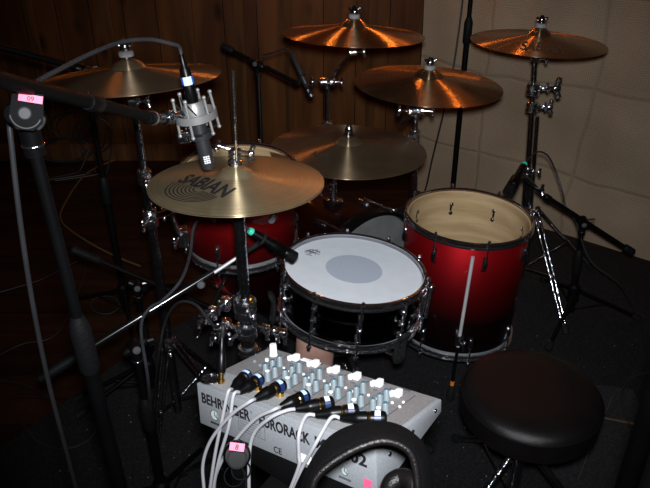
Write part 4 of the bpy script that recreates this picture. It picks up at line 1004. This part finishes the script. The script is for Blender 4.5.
# its lead
t = thing('microphone_cable', 'grey cable arching from condenser microphone over the near left boom', 'cable', mtop.lerp(mtip, .35))
mb = MB(); mb.chain(mtop, mtop.lerp(mtip, .42), ((0, .0042), (.25, .0062), (.30, .0095), (.58, .0098), (.62, .0108), (.95, .0108), (1, .0095)), 20); cb = mb.build('connector', M_micdark, t)
mb = MB(); mb.chain(mtop.lerp(mtip, .185), mtop.lerp(mtip, .245), ((0, .0112), (1, .0112)), 20); mb.build('teal_band', M_blueband, cb)
q = mtop.lerp(mtip, .212); cdir = (CAM - q); cdir = (cdir - md*cdir.dot(md)).normalized(); sdir = md.cross(cdir); mb = MB(); prev = None
for k in range(7):
    aa = R(-40+80*k/6); d = cdir*cos(aa) + sdir*sin(aa); cur = (mb.v(q - md*.0075 + d*.0116), mb.v(q + md*.0075 + d*.0116))
    if prev: mb.b.faces.new((prev[0], prev[1], cur[1], cur[0]))
    prev = cur
mb.build('white_tag', mat('pale_blue', (.55, .75, .85), .4, noise=.05), cb)
bdx = (tip1-at(-45, 68, .66)).normalized()
mb = MB(); mb.sweep([mtop + md*.004, mtop - md*.012, at(172, 44, 1.22), at(150, 39.5, 1.19), at(122, 42, 1.14), at(92, 53, 1.07), at(62, 68, .99), at(38, 81, .93), at(18, 95, .875), at(10, 120, .87), at(12, 150, .88), at(20, 220, .92), at(32, 300, .99), at(48, 380, 1.08), at(66, 450, 1.18), at(85, 520, 1.30), at(120, 640, 1.6)], .0036, 10, 8); mb.build('cable', M_cableg2, t)
# faint white printing on the hanging lead
mb = MB()
for (px, py) in [(17.2+(k*.98), 186+k*8.0) for k in range(8)] + [(46+k*2.2, 372+k*9) for k in range(5)]:
    pass
mb.b.free()

def dyn_mic(name, label, tail, tip, r0, r1, headlen=.22, band=True, ball=False, bm=M_micdark):
    tail, tip = V(tail), V(tip); d = (tip-tail).normalized()
    t = thing(name, label, 'microphone', tail.lerp(tip, .5))
    if ball: prof = ((0, r0*.8), (.05, r0), (.45, r0*1.15), (.52, r1*1.0), (.56, r1*1.12), (.60, r1*1.0), (.9, r1*1.0), (1, r1*.75))
    else: prof = ((0, r0*.8), (.04, r0), (.40, r0*1.05), (.46, r1*.95), (.72, r1), (.74, r1*.88), (.76, r1), (.97, r1*1.02), (1, r1*.8))
    mb = MB(); mb.chain(tail, tip, prof, 24); b_ = mb.build('body', bm, t)
    mb = MB(); mb.chain(tail.lerp(tip, .80), tip + d*.001, ((0, r1*1.03), (.9, r1*1.05), (1, r1*.78)), 24); mb.build('grille', M_grip, b_)
    if band:
        mb = MB(); mb.chain(tail - d*.009, tail + d*.002, ((0, r0*.7), (.5, r0*.85), (1, r0*.85)), 16); mb.build('teal_band', M_teal, b_)
    return t
m1 = dyn_mic('snare_microphone', 'black stubby microphone with teal band aimed at the snare head', at(252, 232, 1.66), at(295, 258, 1.72), .0105, .0145)
q = at(258, 244, 1.675); mb = MB(); e = at(244, 253, 1.69); mb.tube(e, q + V((0, .008, -.004)), .0065, seg=10); mb.torus(at(262, 239, 1.674), at(295, 258, 1.72)-at(252, 232, 1.66), .0135, .004, 24, 8); mb.build('clip', M_rubber, t2)
m5 = dyn_mic('tom_microphone', 'black microphone with teal band over the back rim of floor tom', at(524, 165, 2.38), at(508, 194, 2.33), .012, .0195)
e5 = at(545, 196, 2.42); mb = MB(); mb.tube(e5, at(534, 186, 2.40), .008, seg=10); mb.tube(at(534, 186, 2.40), at(521, 175, 2.385), .009, seg=10); wing(mb, at(538, 188, 2.40), (.3, -1, .2)); mb.build('clip', M_dchrome, t5)
m4 = dyn_mic('tom_microphone', 'slim dark grey microphone hanging from the rear boom stand', at(292, 54, 2.62), at(311, 95, 2.62), .010, .0115, band=False, bm=M_micgrey)
mb = MB(); mb.chain(at(308, 90, 2.62), at(312, 97, 2.62), ((0, .0120), (1, .0110)), 18); mb.build('steel_tip', M_steel, m4)
mb = MB(); mb.tube(at(299, 84, 2.66), at(302, 76, 2.63), .007, seg=8); mb.torus(at(302, 76, 2.62), at(311, 95, 2.62)-at(292, 54, 2.62), .0125, .003, 20, 6); mb.build('clip', M_rubber, t4)

# ---------------------------------------------------------------- loose cables
def cable(label, pts, r=.003, m=M_cableb):
    mb = MB(); mb.sweep(pts, r, 8, 8); tag(mb.build('microphone_cable', m), label, 'cable'); 
cable('black cable drooping from tail of the rear hanging microphone to its boom', [at(292, 54, 2.62), at(286, 49, 2.63), at(272, 53, 2.66), at(262, 58, 2.70), at(259, 80, 2.72), at(261, 130, 2.8), at(262, 165, 3.0)])
cable('black cable hanging from snare microphone down over red rack tom', [at(248, 229, 1.655), at(230, 216, 1.68), at(206, 214, 1.71), at(194, 227, 1.70), at(190, 255, 1.66), at(181, 280, 1.60), at(163, 300, 1.59), at(149, 309, 1.57), at(141, 330, 1.57), at(149, 390, 1.60), G(150, 452, .012), G(120, 465, .012)], .0038, M_cableg2)
cable('black cable curving from floor tom microphone down the burlap wall', [at(526, 162, 2.38), at(537, 152, 2.42), at(548, 156, 2.48), at(556, 172, 2.52), at(562, 190, 2.52), at(566, 207, 2.50), at(576, 222, 2.52), at(590, 260, 2.56), at(620, 285, 2.6), G(640, 315, .012), G(690, 330, .012)])
cable('thin black cable hanging slantwise just left of the tall pole', [at(465, -20, 2.85), at(459, 30, 2.9), at(452, 75, 2.95), at(443, 115, 3.05), at(432, 160, 3.2), at(425, 190, 3.35), G(415, 200, .012)], .0035)
cable('tan cable snaking over the wood floor in the left background', [G(215, 125, .006), G(190, 138, .006), G(150, 150, .006), G(112, 161, .006), G(85, 175, .006), G(64, 205, .006), G(62, 222, .006), G(85, 240, .006), G(115, 256, .006), G(140, 266, .006)], .0045, M_cabley)
loop = [G(105 + 14*cos(a), 305 + 9*sin(a), .012 + .002*k) for k, a in enumerate([.5*j for j in range(26)])]
cable('black cable coiled in small loops on floor in left background', loop, .003)
cable('long black cable trailing across the left floor', [G(-10, 295, .006), G(40, 280, .006), G(85, 262, .006), G(60, 330, .006), G(20, 345, .006), G(-20, 365, .006)], .003)
cable('black cable looping on carpet at lower left', [G(10, 400, .012), G(35, 440, .012), G(70, 448, .012), G(95, 430, .012), G(60, 405, .012), G(25, 385, .006), G(-10, 380, .006)], .003)
cable('black cable looping on floor behind the throne at right', [G(650, 372, .018), G(632, 378, .018), G(622, 392, .018), G(624, 410, .018), G(634, 432, .018), G(660, 450, .018)], .0035)
# tangle of leads against the back wall at left
for i, (cx_, cy_, rx, ry) in enumerate(((70, 125, 22, 14), (88, 135, 18, 18), (60, 150, 26, 12))):
    pts = [atY(cx_ + rx*cos(.62*j) + 2*j*.3, cy_ + ry*sin(.62*j), 3.60 + .02*i) for j in range(20)]
    pts = [V((p.x, p.y, max(p.z, .02))) for p in pts]
    pts.append(V((pts[-1].x - .04, 3.55, .02))); pts += [V((pts[-1].x - .05, 3.5, .005)), V((pts[-1].x - .25, 3.42, .005))]
    cable('%s of three dark cable tangles in left background, left of the crash stand' % ('highest', 'rightmost', 'lowest')[i], pts, .004)
# pale wall outlet plate
p = atY(54, 142, 3.66)

# ---------------------------------------------------------------- light
def light(name, kind, loc, energy, col, size=.05, target=None, **kw):
    l = bpy.data.lights.new(name, kind); l.energy = energy; l.color = col
    if kind in ('POINT', 'SPOT'): l.shadow_soft_size = size
    if kind == 'AREA': l.size = size
    for k_, v_ in kw.items(): setattr(l, k_, v_)
    o = bpy.data.objects.new(name, l); C.objects.link(o); o.location = loc
    if target is not None: o.rotation_euler = (V(target)-V(loc)).to_track_quat('-Z', 'Y').to_euler()
    return o
light('camera_flash', 'SPOT', CAM + UP*.055 + RT*.01 - FW*.01, 155, (.93, .96, 1.0), .03, target=CAM + FW*2 + UP*.12 + RT*.1, spot_size=R(74), spot_blend=1.0)
for i, (x, y, z, e) in enumerate(((-.32, 3.45, 1.60, 2.0), (-.02, 3.45, 1.75, 2.2), (.42, 3.28, 1.55, 2.4), (-1.1, 3.4, 1.8, 1.6), (.75, 2.98, 1.70, 2.0), (.1, 3.3, 2.3, 1.6))):
    light('warm_lamp', 'POINT', (x, y, z), e, (1.0, .30, .05), .025)
w = bpy.data.worlds.new('world'); bpy.context.scene.world = w; w.use_nodes = True
w.node_tree.nodes['Background'].inputs['Color'].default_value = (.9, .8, .7, 1); w.node_tree.nodes['Background'].inputs['Strength'].default_value = .005
sc = bpy.context.scene
sc.view_settings.view_transform = 'Standard'; sc.view_settings.look = 'None'
sc.view_settings.exposure = 0
